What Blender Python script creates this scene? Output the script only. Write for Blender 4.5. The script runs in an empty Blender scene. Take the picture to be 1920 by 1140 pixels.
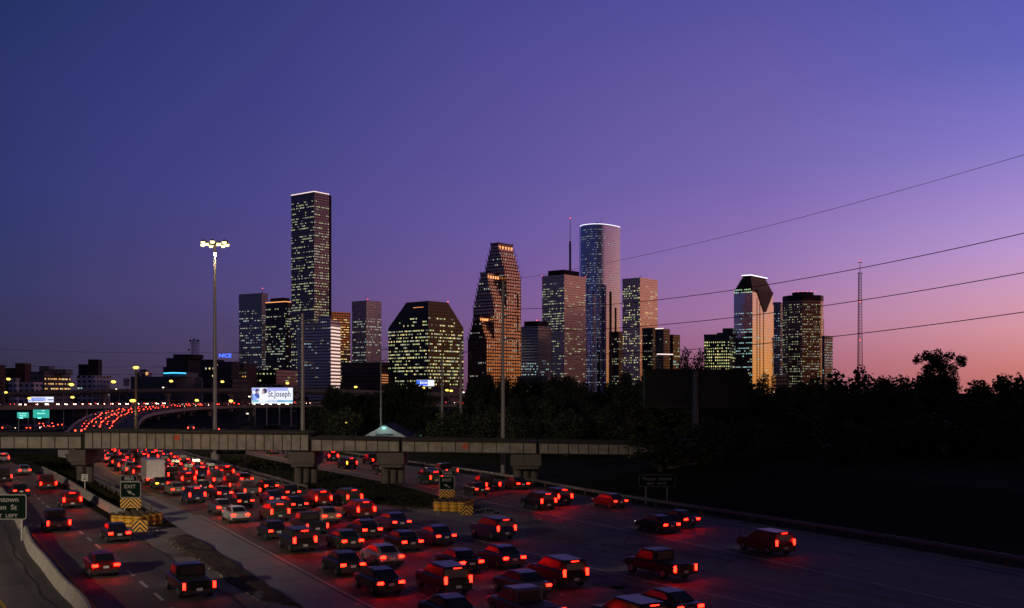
import bpy, math, random
from mathutils import Vector, Matrix
random.seed(7)
R = math.radians
sc = bpy.context.scene
COL = sc.collection
# ---------------------------------------------------------------- camera
F = 2000.0; CX = 960.0; HY = 735.0; CH = 12.0      # focal length in photo pixels, centre column, horizon row, eye height
cam = bpy.data.cameras.new('camera'); cam.sensor_width = 36; cam.lens = 36*F/1920
cam.shift_y = (HY-570)/1920; cam.clip_start = .5; cam.clip_end = 20000
co = bpy.data.objects.new('camera', cam); co.location = (0, 0, CH); co.rotation_euler = (R(90), 0, 0)
COL.objects.link(co); sc.camera = co
sc.view_settings.view_transform = 'Standard'; sc.view_settings.look = 'None'
sc.view_settings.exposure = 0; sc.view_settings.gamma = 1
def lin(c): return tuple(((v/255)/12.92 if v/255 <= .04045 else ((v/255+.055)/1.055)**2.4) for v in c)
# ---------------------------------------------------------------- dusk sky
world = bpy.data.worlds.new('World'); sc.world = world; world.use_nodes = True
nt = world.node_tree; N = nt.nodes; L = nt.links; N.clear()
def nd(t, **k):
    n = N.new(t)
    for a, b in k.items(): setattr(n, a, b)
    return n
tc = nd('ShaderNodeTexCoord'); sp = nd('ShaderNodeSeparateXYZ'); L.new(tc.outputs['Generated'], sp.inputs[0])
az = nd('ShaderNodeMath', operation='ARCTAN2'); L.new(sp.outputs[0], az.inputs[0]); L.new(sp.outputs[1], az.inputs[1])
azd = nd('ShaderNodeMath', operation='MULTIPLY'); L.new(az.outputs[0], azd.inputs[0]); azd.inputs[1].default_value = 57.2958
el = nd('ShaderNodeMath', operation='ARCSINE'); L.new(sp.outputs[2], el.inputs[0])
eld = nd('ShaderNodeMath', operation='MULTIPLY'); L.new(el.outputs[0], eld.inputs[0]); eld.inputs[1].default_value = 57.2958/50
SKY = [
 (-110, [(0,(80,70,88)),(4,(66,61,94)),(9,(54,56,96)),(16,(42,46,84)),(30,(24,27,50)),(50,(17,18,30))]),
 (-26, [(0,(50,45,64)),(2,(55,51,78)),(5,(54,56,100)),(10,(48,56,112)),(15,(44,52,108)),(19,(35,48,99)),(40,(20,23,44))]),
 (-13, [(0,(74,58,80)),(2,(79,65,100)),(5,(84,72,124)),(10,(74,70,136)),(15,(63,64,132)),(20,(55,59,123)),(40,(22,25,48))]),
 (0, [(0,(108,70,92)),(1.5,(118,80,114)),(4,(124,92,146)),(8,(108,89,158)),(12,(94,84,157)),(20,(75,72,146)),(40,(25,27,52))]),
 (13, [(0,(158,96,110)),(1.5,(164,102,126)),(4,(166,118,160)),(7,(146,115,178)),(11,(120,102,176)),(20,(86,82,158)),(40,(27,29,54))]),
 (26, [(0,(188,110,104)),(1.2,(204,124,120)),(3,(214,148,158)),(4.8,(208,154,184)),(6.8,(188,152,206)),(9,(166,140,206)),(12,(134,121,200)),(16,(98,101,184)),(20,(82,88,172)),(40,(28,30,54))]),
 (60, [(0,(255,160,70)),(1.5,(255,168,88)),(4,(250,168,130)),(7,(234,162,158)),(12,(175,130,172)),(22,(96,84,136)),(50,(24,25,42))]),
 (105, [(0,(255,160,72)),(1.5,(252,160,86)),(4,(236,154,120)),(7,(208,140,142)),(12,(150,110,144)),(22,(72,64,100)),(50,(20,21,34))]),
 (150, [(0,(80,62,64)),(4,(70,58,74)),(10,(52,46,68)),(25,(30,29,48)),(50,(18,18,28))]),
]
prev = None; pa = None
for a, stops in SKY:
    cr = nd('ShaderNodeValToRGB'); L.new(eld.outputs[0], cr.inputs[0]); cr.color_ramp.interpolation = 'B_SPLINE' if False else 'LINEAR'
    els = cr.color_ramp.elements
    els[0].position = stops[0][0]/50; els[0].color = lin(stops[0][1])+(1,)
    els[1].position = stops[-1][0]/50; els[1].color = lin(stops[-1][1])+(1,)
    for e, c in stops[1:-1]:
        q = els.new(e/50); q.color = lin(c)+(1,)
    if prev is None: prev = cr.outputs[0]
    else:
        mr = nd('ShaderNodeMapRange', interpolation_type='SMOOTHSTEP' if a > 30 or a < -20 else 'LINEAR')
        L.new(azd.outputs[0], mr.inputs['Value']); mr.inputs['From Min'].default_value = pa; mr.inputs['From Max'].default_value = a
        mx = nd('ShaderNodeMix', data_type='RGBA'); L.new(mr.outputs[0], mx.inputs[0]); L.new(prev, mx.inputs[6]); L.new(cr.outputs[0], mx.inputs[7])
        prev = mx.outputs[2]
    pa = a
bg = nd('ShaderNodeBackground'); L.new(prev, bg.inputs[0]); bg.inputs[1].default_value = 1.0
wo = nd('ShaderNodeOutputWorld'); L.new(bg.outputs[0], wo.inputs[0])
# ---------------------------------------------------------------- helpers
def P(px, py, D): return Vector(((px-CX)/F*D, D, CH+(HY-py)/F*D))
def G(px, py, z=0.0):
    D = (CH-z)*F/(py-HY); return Vector(((px-CX)/F*D, D, z))
class MB:
    def __init__(s): s.v = []; s.f = []; s.m = []; s.uv = []
    def face(s, pts, m=0, uv=None):
        n = len(s.v); s.v += [tuple(p) for p in pts]; s.f.append(tuple(range(n, n+len(pts)))); s.m.append(m)
        s.uv.append(uv or [(0, 0)]*len(pts))
    def box(s, c, d, m=0, rz=0, M=None):
        x, y, z = d[0]/2, d[1]/2, d[2]/2; c = Vector(c)
        r = M or Matrix.Rotation(rz, 3, 'Z')
        p = [c + r @ Vector((a*x, b*y, e*z)) for e in (-1, 1) for b in (-1, 1) for a in (-1, 1)]
        for q, (du, dv) in (((0, 1, 5, 4), (d[0], d[2])), ((1, 3, 7, 5), (d[1], d[2])), ((3, 2, 6, 7), (d[0], d[2])), ((2, 0, 4, 6), (d[1], d[2])), ((4, 5, 7, 6), (d[0], d[1])), ((2, 3, 1, 0), (d[0], d[1]))):
            s.face([p[i] for i in q], m, [(0, 0), (du, 0), (du, dv), (0, dv)])
    def bar(s, a, b, w, m=0, h=None):
        a = Vector(a); b = Vector(b); d = b-a; l = d.length
        if l < 1e-6: return
        q = d.to_track_quat('Z', 'Y').to_matrix()
        s.box((a+b)/2, (w, h or w, l), m, M=q)
    def tube(s, pts, rad, m=0, n=8, cap=True):
        rings = []
        for i, p in enumerate(pts):
            p = Vector(p); a = Vector(pts[max(i-1, 0)]); b = Vector(pts[min(i+1, len(pts)-1)])
            q = (b-a).to_track_quat('Z', 'Y').to_matrix(); r = rad[i] if isinstance(rad, (list, tuple)) else rad
            rings.append([p + q @ Vector((r*math.cos(2*math.pi*k/n), r*math.sin(2*math.pi*k/n), 0)) for k in range(n)])
        for i in range(len(rings)-1):
            for k in range(n):
                s.face([rings[i][k], rings[i][(k+1) % n], rings[i+1][(k+1) % n], rings[i+1][k]], m)
        if cap: s.face(rings[-1], m); s.face(rings[0][::-1], m)
    def prism(s, poly, z0, z1, m=0, mt=None, u0=0):
        u = u0; n = len(poly)
        for i in range(n):
            a = poly[i]; b = poly[(i+1) % n]; l = math.hypot(b[0]-a[0], b[1]-a[1])
            s.face([(a[0], a[1], z0), (b[0], b[1], z0), (b[0], b[1], z1), (a[0], a[1], z1)], m, [(u, z0), (u+l, z0), (u+l, z1), (u, z1)]); u += l
        s.face([(p[0], p[1], z1) for p in poly], m if mt is None else mt)
    def loft(s, secs, m=0):
        rings = []
        for (y, w, z0, z1, c) in secs:
            rings.append([Vector(q) for q in ((-w+c, y, z0), (w-c, y, z0), (w, y, z0+c), (w, y, z1-c), (w-c, y, z1), (-w+c, y, z1), (-w, y, z1-c), (-w, y, z0+c))])
        for i in range(len(rings)-1):
            for k in range(8): s.face([rings[i][k], rings[i+1][k], rings[i+1][(k+1) % 8], rings[i][(k+1) % 8]], m)
        s.face(rings[0], m); s.face(rings[-1][::-1], m)
    def mesh(s, name, mats, off=(0, 0, 0), merge=False, smooth=False):
        me = bpy.data.meshes.new(name)
        me.from_pydata([(a-off[0], b-off[1], c-off[2]) for a, b, c in s.v], [], s.f)
        for m in (mats if isinstance(mats, (list, tuple)) else [mats]): me.materials.append(m)
        me.polygons.foreach_set('material_index', s.m)
        ul = me.uv_layers.new(name='UVMap'); flat = [c for f in s.uv for p in f for c in p]; ul.data.foreach_set('uv', flat)
        if merge:
            import bmesh
            bm = bmesh.new(); bm.from_mesh(me); bmesh.ops.remove_doubles(bm, verts=bm.verts, dist=1e-4); bmesh.ops.recalc_face_normals(bm, faces=bm.faces); bm.to_mesh(me); bm.free()
        if smooth: me.polygons.foreach_set('use_smooth', [True]*len(me.polygons))
        me.update(); return me
    def build(s, name, mats, parent=None, world=True, merge=False, smooth=False):
        off = (0, 0, 0)
        if parent is not None and world:
            off = parent.location if parent.parent is None else parent.location+parent.parent.location
        elif parent is None and world == 'base':
            xs = [p[0] for p in s.v]; ys = [p[1] for p in s.v]; zs = [p[2] for p in s.v]
            off = ((min(xs)+max(xs))/2, (min(ys)+max(ys))/2, min(zs))
        o = bpy.data.objects.new(name, s.mesh(name, mats, off, merge, smooth)); COL.objects.link(o)
        if parent is not None: o.parent = parent
        elif world == 'base': o.location = off
        return o
def tag(o, label=None, cat=None, group=None, kind=None):
    if label: o['label'] = label
    if cat: o['category'] = cat
    if group: o['group'] = group
    if kind: o['kind'] = kind
    return o
def thing(name, label, cat, loc=(0, 0, 0), rz=0, group=None):
    o = bpy.data.objects.new(name, None); o.empty_display_size = .5; o.location = loc; o.rotation_euler = (0, 0, rz)
    COL.objects.link(o); return tag(o, label, cat, group)
def copy_tree(o, parent=None):
    c = o.copy(); COL.objects.link(c)
    if parent is not None: c.parent = parent
    for ch in list(KIDS.get(o.name, [])): copy_tree(ch, c)
    return c
KIDS = {}
def remember(o):
    KIDS[o.name] = [c for c in COL.objects if c.parent is o]
    for c in KIDS[o.name]: remember(c)
# ---------------------------------------------------------------- materials
def newmat(name):
    m = bpy.data.materials.new(name); m.use_nodes = True; b = m.node_tree.nodes['Principled BSDF']; return m, m.node_tree.nodes, m.node_tree.links, b
def mat(name, col, rough=.7, metal=0, noise=.25, scale=2.0, bump=0, spec=.4):
    m, n, l, b = newmat(name); b.inputs['Roughness'].default_value = rough; b.inputs['Metallic'].default_value = metal
    b.inputs['Specular IOR Level'].default_value = spec
    t = n.new('ShaderNodeTexCoord'); nz = n.new('ShaderNodeTexNoise'); nz.inputs['Scale'].default_value = scale; nz.inputs['Detail'].default_value = 6
    l.new(t.outputs['Object'], nz.inputs[0])
    mx = n.new('ShaderNodeMix'); mx.data_type = 'RGBA'; l.new(nz.outputs[0], mx.inputs[0])
    mx.inputs[6].default_value = tuple(max(0, c*(1-noise)) for c in col)+(1,); mx.inputs[7].default_value = tuple(min(1, c*(1+noise)) for c in col)+(1,)
    l.new(mx.outputs[2], b.inputs['Base Color'])
    if bump:
        bp = n.new('ShaderNodeBump'); bp.inputs['Strength'].default_value = bump; l.new(nz.outputs[0], bp.inputs['Height']); l.new(bp.outputs[0], b.inputs['Normal'])
    return m
def emis(name, rgb, strength=1.0, sample=False):
    m, n, l, b = newmat(name); b.inputs['Base Color'].default_value = (.02, .02, .02, 1)
    b.inputs['Emission Color'].default_value = tuple(rgb)+(1,); b.inputs['Emission Strength'].default_value = strength
    m.cycles.emission_sampling = 'FRONT_BACK' if sample else 'NONE'
    return m
def mth(n, l, op, a, b=None, c=None):
    q = n.new('ShaderNodeMath'); q.operation = op
    for i, v in enumerate((a, b, c)):
        if v is None: continue
        if isinstance(v, (int, float)): q.inputs[i].default_value = v
        else: l.new(v, q.inputs[i])
    return q.outputs[0]
def facade(name, wall, glass, bay=3.0, fl=4.0, gu=.7, gv=.55, wr=.6, gr=.12, gmetal=.85, wmetal=0.0, wob=.02):
    """wall grid in metres of UV: dull piers and spandrels round reflecting panes"""
    m, n, l, b = newmat(name)
    uv = n.new('ShaderNodeUVMap'); s = n.new('ShaderNodeSeparateXYZ'); l.new(uv.outputs[0], s.inputs[0])
    fu = mth(n, l, 'FRACT', mth(n, l, 'DIVIDE', s.outputs[0], bay)); fv = mth(n, l, 'FRACT', mth(n, l, 'DIVIDE', s.outputs[1], fl))
    g = mth(n, l, 'MULTIPLY', mth(n, l, 'LESS_THAN', fu, gu), mth(n, l, 'LESS_THAN', fv, gv))
    nz = n.new('ShaderNodeTexNoise'); nz.inputs['Scale'].default_value = .05; nz.inputs['Detail'].default_value = 4; l.new(uv.outputs[0], nz.inputs[0])
    wm = n.new('ShaderNodeMix'); wm.data_type = 'RGBA'; l.new(nz.outputs[0], wm.inputs[0]); wm.inputs[6].default_value = tuple(c*.8 for c in wall)+(1,); wm.inputs[7].default_value = tuple(min(1, c*1.2) for c in wall)+(1,)
    mx = n.new('ShaderNodeMix'); mx.data_type = 'RGBA'; l.new(g, mx.inputs[0]); l.new(wm.outputs[2], mx.inputs[6]); mx.inputs[7].default_value = tuple(glass)+(1,)
    l.new(mx.outputs[2], b.inputs['Base Color'])
    mr = n.new('ShaderNodeMapRange'); l.new(g, mr.inputs[0]); mr.inputs[3].default_value = wr; mr.inputs[4].default_value = gr; l.new(mr.outputs[0], b.inputs['Roughness'])
    mm = n.new('ShaderNodeMapRange'); l.new(g, mm.inputs[0]); mm.inputs[3].default_value = wmetal; mm.inputs[4].default_value = gmetal; l.new(mm.outputs[0], b.inputs['Metallic'])
    # each pane sits a hair out of true, so reflections break up
    wn = n.new('ShaderNodeTexWhiteNoise'); cb = n.new('ShaderNodeCombineXYZ'); wn.noise_dimensions = '2D'
    l.new(mth(n, l, 'FLOOR', mth(n, l, 'DIVIDE', s.outputs[0], bay)), cb.inputs[0]); l.new(mth(n, l, 'FLOOR', mth(n, l, 'DIVIDE', s.outputs[1], fl)), cb.inputs[1]); l.new(cb.outputs[0], wn.inputs['Vector'])
    geo = n.new('ShaderNodeNewGeometry'); vm = n.new('ShaderNodeVectorMath'); vm.operation = 'SUBTRACT'; l.new(wn.outputs['Color'], vm.inputs[0]); vm.inputs[1].default_value = (.5, .5, .5)
    vs = n.new('ShaderNodeVectorMath'); vs.operation = 'SCALE'; l.new(vm.outputs[0], vs.inputs[0]); vs.inputs['Scale'].default_value = wob
    va = n.new('ShaderNodeVectorMath'); va.operation = 'ADD'; l.new(geo.outputs['Normal'], va.inputs[0]); l.new(vs.outputs[0], va.inputs[1])
    vn = n.new('ShaderNodeVectorMath'); vn.operation = 'NORMALIZE'; l.new(va.outputs[0], vn.inputs[0]); l.new(vn.outputs[0], b.inputs['Normal'])
    return m
M_steel = mat('galvanised_steel', (.22, .215, .21), .5, .4, .2, 3)
M_darksteel = mat('dark_steel', (.05, .05, .05), .5, .5, .2, 3)
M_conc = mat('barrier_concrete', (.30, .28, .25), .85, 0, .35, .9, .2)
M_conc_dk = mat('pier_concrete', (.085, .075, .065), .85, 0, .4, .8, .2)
M_black = mat('roof_black', (.02, .02, .022), .8)
M_wood = mat('pole_wood', (.10, .07, .05), .9, 0, .3, 3)
M_wire = mat('wire', (.02, .02, .02), .6)
M_leafs = [mat('foliage_dark', (.028, .040, .018), .8, 0, .6, .6), mat('foliage_olive', (.040, .048, .020), .8, 0, .6, .6), mat('foliage_deep', (.020, .034, .018), .8, 0, .6, .6)]
M_bark = mat('bark', (.05, .04, .03), .9)
M_signgreen = mat('sign_green', (.0008, .0075, .0055), .85, 0, .1, 1, 0, .1)
M_signwhite = mat('sign_white', (.19, .19, .185), .7, 0, .05, 1)
M_yellow = mat('hazard_yellow', (.62, .33, .03), .6, 0, .2, 4)
M_blk = mat('hazard_black', (.015, .013, .012), .6)
M_tyre = mat('tyre_rubber', (.015, .015, .015), .9)
M_rim = mat('wheel_rim', (.35, .35, .36), .3, .8)
M_glass = mat('car_glass', (.012, .013, .016), .28, 0, .1, 1, 0, .7)
M_plate = mat('licence_plate', (.6, .6, .6), .5)
M_trim = mat('bumper_trim', (.03, .03, .032), .6)
PAINT = [(nm, mat('paint_'+nm, c, .28, .3, .05, 1, 0, .6)) for nm, c in (('black', (.015, .015, .017)), ('white', (.6, .6, .58)), ('silver', (.34, .35, .36)), ('dark red', (.16, .012, .012)), ('dark blue', (.015, .03, .10)), ('grey', (.11, .11, .12)), ('beige', (.32, .26, .18)), ('green', (.02, .06, .035)))]
M_tail = emis('tail_light', (62, .20, .07), 1, True)
M_taildim = emis('tail_light_running', (16, .16, .06), 1, True)
M_tailfar = emis('tail_light_distant', (9, .42, .18), 1)
M_amber = emis('amber_indicator', (12, 3.4, .12), 1, True)
M_head = emis('head_lamp', (10, 8.6, 6.6), 1)
M_headfar = emis('head_lamp_distant', (16, 10.5, 7.5), 1)
M_headdim = emis('head_lamp_forward', (14, 12, 9), 1, True)
M_lampY = emis('sodium_lens', (2.6, 1.75, .28), 1)
M_lampW = emis('white_lens', (2.2, 2.0, 1.5), 1)
M_lampC = emis('mercury_lens', (.5, 2.2, 1.9), 1)
M_lampMast = emis('mast_lens', (3.6, 2.5, 1.0), 1)
M_red = emis('aviation_light', (7, .4, .35), 1)
# windows : colour families
W_pale = emis('lit_window_pale', (.58, .60, .44), 1.0); W_green = emis('lit_window_green', (.58, .66, .27), 1.0); W_cool = emis('lit_window_cool', (.36, .50, .46), 1.0)
W_warm = emis('lit_window_warm', (1.1, .55, .16), 1.0); W_dim = emis('lit_window_dim', (.17, .17, .13), 1.0); W_yel = emis('lit_window_yellow', (1.2, .95, .40), 1.0)
W_cyan = emis('lit_window_cyan', (.35, .80, .72), 1.0); W_blue = emis('lit_window_bluish', (.28, .40, .50), 1.0)
E_edge = emis('roof_edge_light', (1.3, 1.0, .92), 1); E_edgeW = emis('roof_edge_light_white', (1.4, 1.4, 1.6), 1); E_orange = emis('roof_flood_orange', (1.6, .62, .22), 1)
# ---------------------------------------------------------------- paths
class Path:
    def __init__(s, pts, n=12):
        pts = [Vector(p if len(p) == 3 else (p[0], p[1], 0)) for p in pts]; q = []
        ext = [pts[0]*2-pts[1]]+pts+[pts[-1]*2-pts[-2]]
        for i in range(1, len(ext)-2):
            a, b, c, d = ext[i-1:i+3]
            for k in range(n):
                t = k/n; q.append(.5*((2*b)+(c-a)*t+(2*a-5*b+4*c-d)*t*t+(3*b-a-3*c+d)*t**3))
        q.append(pts[-1]); s.p = q; s.s = [0]
        for i in range(1, len(q)): s.s.append(s.s[-1]+(q[i]-q[i-1]).length)
        s.len = s.s[-1]
    def at(s, d, off=0, bank=None):
        d = max(0, min(s.len, d)); i = 0
        lo, hi = 0, len(s.s)-1
        while hi-lo > 1:
            m = (lo+hi)//2
            if s.s[m] <= d: lo = m
            else: hi = m
        t = (d-s.s[lo])/max(1e-6, s.s[hi]-s.s[lo]); p = s.p[lo].lerp(s.p[hi], t)
        a = s.p[max(lo-1, 0)]; b = s.p[min(hi+1, len(s.p)-1)]; tg = (b-a).normalized()
        r = Vector((tg.y, -tg.x, 0)).normalized()
        z = bank(d)*off if bank else 0
        return p + r*off + Vector((0, 0, z)), tg
    def at_y(s, Y):
        best = min(range(len(s.p)), key=lambda i: abs(s.p[i].y-Y)); return s.s[best]
def strip(mb, path, o0, o1, s0=0, s1=None, z=0.0, step=4, bank=None, m=0):
    s1 = path.len if s1 is None else s1; n = max(1, int(abs(s1-s0)/step)); f0 = o0 if callable(o0) else (lambda d: o0); f1 = o1 if callable(o1) else (lambda d: o1)
    for i in range(n):
        a = s0+(s1-s0)*i/n; b = s0+(s1-s0)*(i+1)/n
        q = [path.at(a, f0(a), bank)[0], path.at(a, f1(a), bank)[0], path.at(b, f1(b), bank)[0], path.at(b, f0(b), bank)[0]]
        mb.face([p+Vector((0, 0, z)) for p in q], m, [(f0(a), a), (f1(a), a), (f1(b), b), (f0(b), b)])
def wallstrip(mb, path, prof, s0=0, s1=None, step=4, bank=None, m=0, z=0):
    """sweep a closed profile [(offset, height)] along the path"""
    s1 = path.len if s1 is None else s1; n = max(1, int(abs(s1-s0)/step)); rings = []
    for i in range(n+1):
        d = s0+(s1-s0)*i/n; rings.append([path.at(d, o, bank)[0]+Vector((0, 0, h+z)) for o, h in prof])
    k = len(prof)
    for i in range(n):
        for j in range(k):
            mb.face([rings[i][j], rings[i][(j+1) % k], rings[i+1][(j+1) % k], rings[i+1][j]], m, [(j, i*step), (j+1, i*step), (j+1, (i+1)*step), (j, (i+1)*step)])
    mb.face(rings[0][::-1], m); mb.face(rings[-1], m)
JERSEY = [(-.3, 0), (-.3, .08), (-.13, .33), (-.08, .82), (.08, .82), (.13, .33), (.3, .08), (.3, 0)]
# road centre references run from near to far
PA = Path([(10, 30), (2.0, 42), (-7.7, 59.3), (-20.1, 83.6), (-30.5, 103.9), (-43.1, 127), (-55.9, 152), (-74.6, 189), (-87.5, 218), (-108, 262), (-124, 300)])
PX = Path([(26, 40), (14.1, 59.9), (9.0, 67), (-5.9, 91.3), (-23.5, 118.8), (-38, 142)])
PB = Path([(38, 38), (25.6, 60.8), (18.3, 75.9), (12.3, 87.9), (-2.55, 116), (-14.2, 142), (-32.4, 175), (-50, 209), (-74, 260), (-92, 300), (-106, 345)])
PC = Path([(-4, 38), (-15.4, 57), (-26.6, 76.9), (-37.2, 95.6), (-47.6, 113.7), (-63.4, 142), (-82.5, 174), (-118, 230), (-160, 290)])   # right lane centre
PD = Path([(-17, 44), (-22.4, 56.4), (-27.3, 64.7), (-31.8, 72.7), (-36.1, 80.2), (-42.6, 92.9), (-56.5, 119), (-64.5, 132), (-98, 180)])  # median barrier
PE = Path([(-124, 300, .05), (-128, 312, .3), (-141, 350, 1.5), (-156, 400, 2.9), (-167, 450, 3.9), (-170, 500, 4.9), (-158, 540, 5.5), (-131, 560, 5.8), (-96, 568, 5.9), (-30, 575, 6), (40, 585, 6), (90, 600, 6)])
bankE = lambda d: -max(0, min(1, (d-40)/150))*.072
PF = Path([(-330, 425, 6), (-226, 470, 5.8), (-206, 540, 5.3), (-196, 600, 4.9), (-188, 680, 4.7)])
# ---------------------------------------------------------------- ground materials
def ground_mat(name, c1, c2, c3, sc1=.05, sc2=1.5, rough=.9, bump=.3, thr=.55):
    m, n, l, b = newmat(name); t = n.new('ShaderNodeTexCoord'); b.inputs['Roughness'].default_value = rough; b.inputs['Specular IOR Level'].default_value = .03
    a = n.new('ShaderNodeTexNoise'); a.inputs['Scale'].default_value = sc1; a.inputs['Detail'].default_value = 8; a.inputs['Roughness'].default_value = .65; l.new(t.outputs['Object'], a.inputs[0])
    c = n.new('ShaderNodeTexNoise'); c.inputs['Scale'].default_value = sc2; c.inputs['Detail'].default_value = 8; l.new(t.outputs['Object'], c.inputs[0])
    r = n.new('ShaderNodeValToRGB'); r.color_ramp.elements[0].position = thr-.12; r.color_ramp.elements[1].position = thr+.08; l.new(a.outputs[0], r.inputs[0])
    r.color_ramp.elements[0].color = tuple(c1)+(1,); r.color_ramp.elements[1].color = tuple(c2)+(1,)
    mx = n.new('ShaderNodeMix'); mx.data_type = 'RGBA'; q = mth(n, l, 'MULTIPLY', mth(n, l, 'SUBTRACT', c.outputs[0], .35), 1.6); l.new(q, mx.inputs[0]); l.new(r.outputs[0], mx.inputs[6]); mx.inputs[7].default_value = tuple(c3)+(1,)
    l.new(mx.outputs[2], b.inputs['Base Color'])
    bp = n.new('ShaderNodeBump'); bp.inputs['Strength'].default_value = bump; l.new(c.outputs[0], bp.inputs['Height']); l.new(bp.outputs[0], b.inputs['Normal'])
    return m
def road_mat(name, base, dark, lane=3.6, off=0.0, slab=4.5, joint=.6, rough=.7, wear=.5):
    """worn road surface from UV (metres across, metres along): dark oil streak per lane, slab joints, patches"""
    m, n, l, b = newmat(name); uv = n.new('ShaderNodeUVMap'); s = n.new('ShaderNodeSeparateXYZ'); l.new(uv.outputs[0], s.inputs[0])
    b.inputs['Roughness'].default_value = rough; b.inputs['Specular IOR Level'].default_value = .16
    f = mth(n, l, 'FRACT', mth(n, l, 'DIVIDE', mth(n, l, 'SUBTRACT', s.outputs[0], off), lane))
    k = mth(n, l, 'POWER', mth(n, l, 'SUBTRACT', 1.0, mth(n, l, 'ABSOLUTE', mth(n, l, 'MULTIPLY', mth(n, l, 'SUBTRACT', f, .5), 2.0))), 1.4)
    mp = n.new('ShaderNodeMapping'); mp.inputs['Scale'].default_value = (1.2, .05, 1); l.new(uv.outputs[0], mp.inputs[0])
    a = n.new('ShaderNodeTexNoise'); a.inputs['Scale'].default_value = 1.0; a.inputs['Detail'].default_value = 6; l.new(mp.outputs[0], a.inputs[0])
    c = n.new('ShaderNodeTexNoise'); c.inputs['Scale'].default_value = .25; c.inputs['Detail'].default_value = 9; c.inputs['Roughness'].default_value = .7; l.new(uv.outputs[0], c.inputs[0])
    w = mth(n, l, 'MULTIPLY', k, wear); w = mth(n, l, 'ADD', w, mth(n, l, 'MULTIPLY', mth(n, l, 'SUBTRACT', a.outputs[0], .5), .9)); w = mth(n, l, 'ADD', w, mth(n, l, 'MULTIPLY', mth(n, l, 'SUBTRACT', c.outputs[0], .5), 1.3))
    j1 = mth(n, l, 'LESS_THAN', mth(n, l, 'FRACT', mth(n, l, 'DIVIDE', s.outputs[1], slab)), .02); j2 = mth(n, l, 'LESS_THAN', f, .014)
    w = mth(n, l, 'ADD', w, mth(n, l, 'MULTIPLY', mth(n, l, 'MAXIMUM', j1, j2), joint))
    cl = n.new('ShaderNodeClamp'); l.new(w, cl.inputs[0])
    mx = n.new('ShaderNodeMix'); mx.data_type = 'RGBA'; l.new(cl.outputs[0], mx.inputs[0]); mx.inputs[6].default_value = tuple(base)+(1,); mx.inputs[7].default_value = tuple(dark)+(1,)
    l.new(mx.outputs[2], b.inputs['Base Color'])
    bp = n.new('ShaderNodeBump'); bp.inputs['Strength'].default_value = .15; l.new(c.outputs[0], bp.inputs['Height']); l.new(bp.outputs[0], b.inputs['Normal'])
    return m
M_grass = ground_mat('rough_grass', (.018, .023, .009), (.030, .026, .012), (.012, .015, .007), .03, .8, .95, .5)
M_road = road_mat('worn_concrete_road', (.165, .14, .118), (.055, .047, .042), wear=.62)
M_roadB = road_mat('worn_concrete_road_grey', (.13, .113, .10), (.06, .053, .05), off=1.6, wear=.62)
M_slab = road_mat('pale_concrete_slab', (.36, .335, .32), (.16, .145, .135), lane=3.3, off=-3.55, slab=5.0, joint=1.0, rough=.85, wear=0.0)
M_gravel = ground_mat('gore_gravel', (.30, .28, .255), (.085, .06, .045), (.20, .175, .155), .11, 5.5, .95, 1.0, .56)
M_paintW = ground_mat('road_paint_white', (.62, .61, .58), (.45, .44, .42), (.30, .29, .28), .6, 5, .7, .1)
M_paintY = ground_mat('road_paint_yellow', (.50, .32, .04), (.38, .25, .05), (.22, .16, .06), .6, 5, .7, .1)
# ---------------------------------------------------------------- ground sheet, roads
g = MB(); g.face([(-9000, -300, 0), (9000, -300, 0), (9000, 9000, 0), (-9000, 9000, 0)]); tag(g.build('ground', M_grass), kind='structure')
def road(name, path, o0, o1, z, m, s0=0, s1=None, bank=None):
    b = MB(); strip(b, path, o0, o1, s0, s1, z, 4, bank); return tag(b.build(name, m), kind='structure')
road('freeway_road', PA, -3.4, lambda d: 17.6, .012, M_road)
road('freeway_exit_road', PX, lambda d: -7.2, lambda d: 5.0+max(0, 3.0-d*.06), .008, M_road, 0, PX.len)
road('slip_road', PB, -2.6, 13.2, .012, M_roadB)
road('exit_ramp_road', PC, -7.6, 1.7, .012, M_roadB)
road('frontage_road', PD, -16, -.5, .008, M_road)
road('concrete_shoulder', PA, lambda d: -3.5, -.35, .016, M_slab, 0, PA.at_y(124))
# gravel gores: between exit ramp and freeway, and between the freeway and the slip road
gm = MB()
for i in range(24):
    a = [28+(96-28)*i/24, 28+(96-28)*(i+1)/24]; q = []
    pc = [PC.at(PC.at_y(y), 1.2)[0] for y in a]; pa = [PA.at(PA.at_y(y), -3.0)[0] for y in a]
    gm.face([pc[0]+Vector((0, 0, .004)), pa[0]+Vector((0, 0, .004)), pa[1]+Vector((0, 0, .004)), pc[1]+Vector((0, 0, .004))])
tag(gm.build('gravel_gore', M_gravel), kind='structure')
gm = MB()
for i in range(24):
    a = [30+(112-30)*i/24, 30+(112-30)*(i+1)/24]
    pc = [PX.at(PX.at_y(y), 3.6)[0] for y in a]; pa = [PB.at(PB.at_y(y), -1.2)[0] for y in a]
    gm.face([pc[0]+Vector((0, 0, .004)), pa[0]+Vector((0, 0, .004)), pa[1]+Vector((0, 0, .004)), pc[1]+Vector((0, 0, .004))])
tag(gm.build('paved_gore', M_gravel), kind='structure')
mw = MB(); my = MB()
def line(path, off, s0, s1, mb, w=.15, z=.02):
    strip(mb, path, off-w/2, off+w/2, s0, s1, z, 3)
def dash(path, off, s0, s1, mb, on=3.0, gap=9.0, w=.13, z=.02):
    s = s0
    while s < s1: strip(mb, path, off-w/2, off+w/2, s, s+on, z, 3); s += on+gap
ya = PA.at_y(104)
line(PA, 0, 0, ya, mw, .2); line(PA, 0, ya, PA.len, my, .18)
for k in (1, 2, 3): dash(PA, 3.65*k+.2, 0, PA.len, mw)
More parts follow.
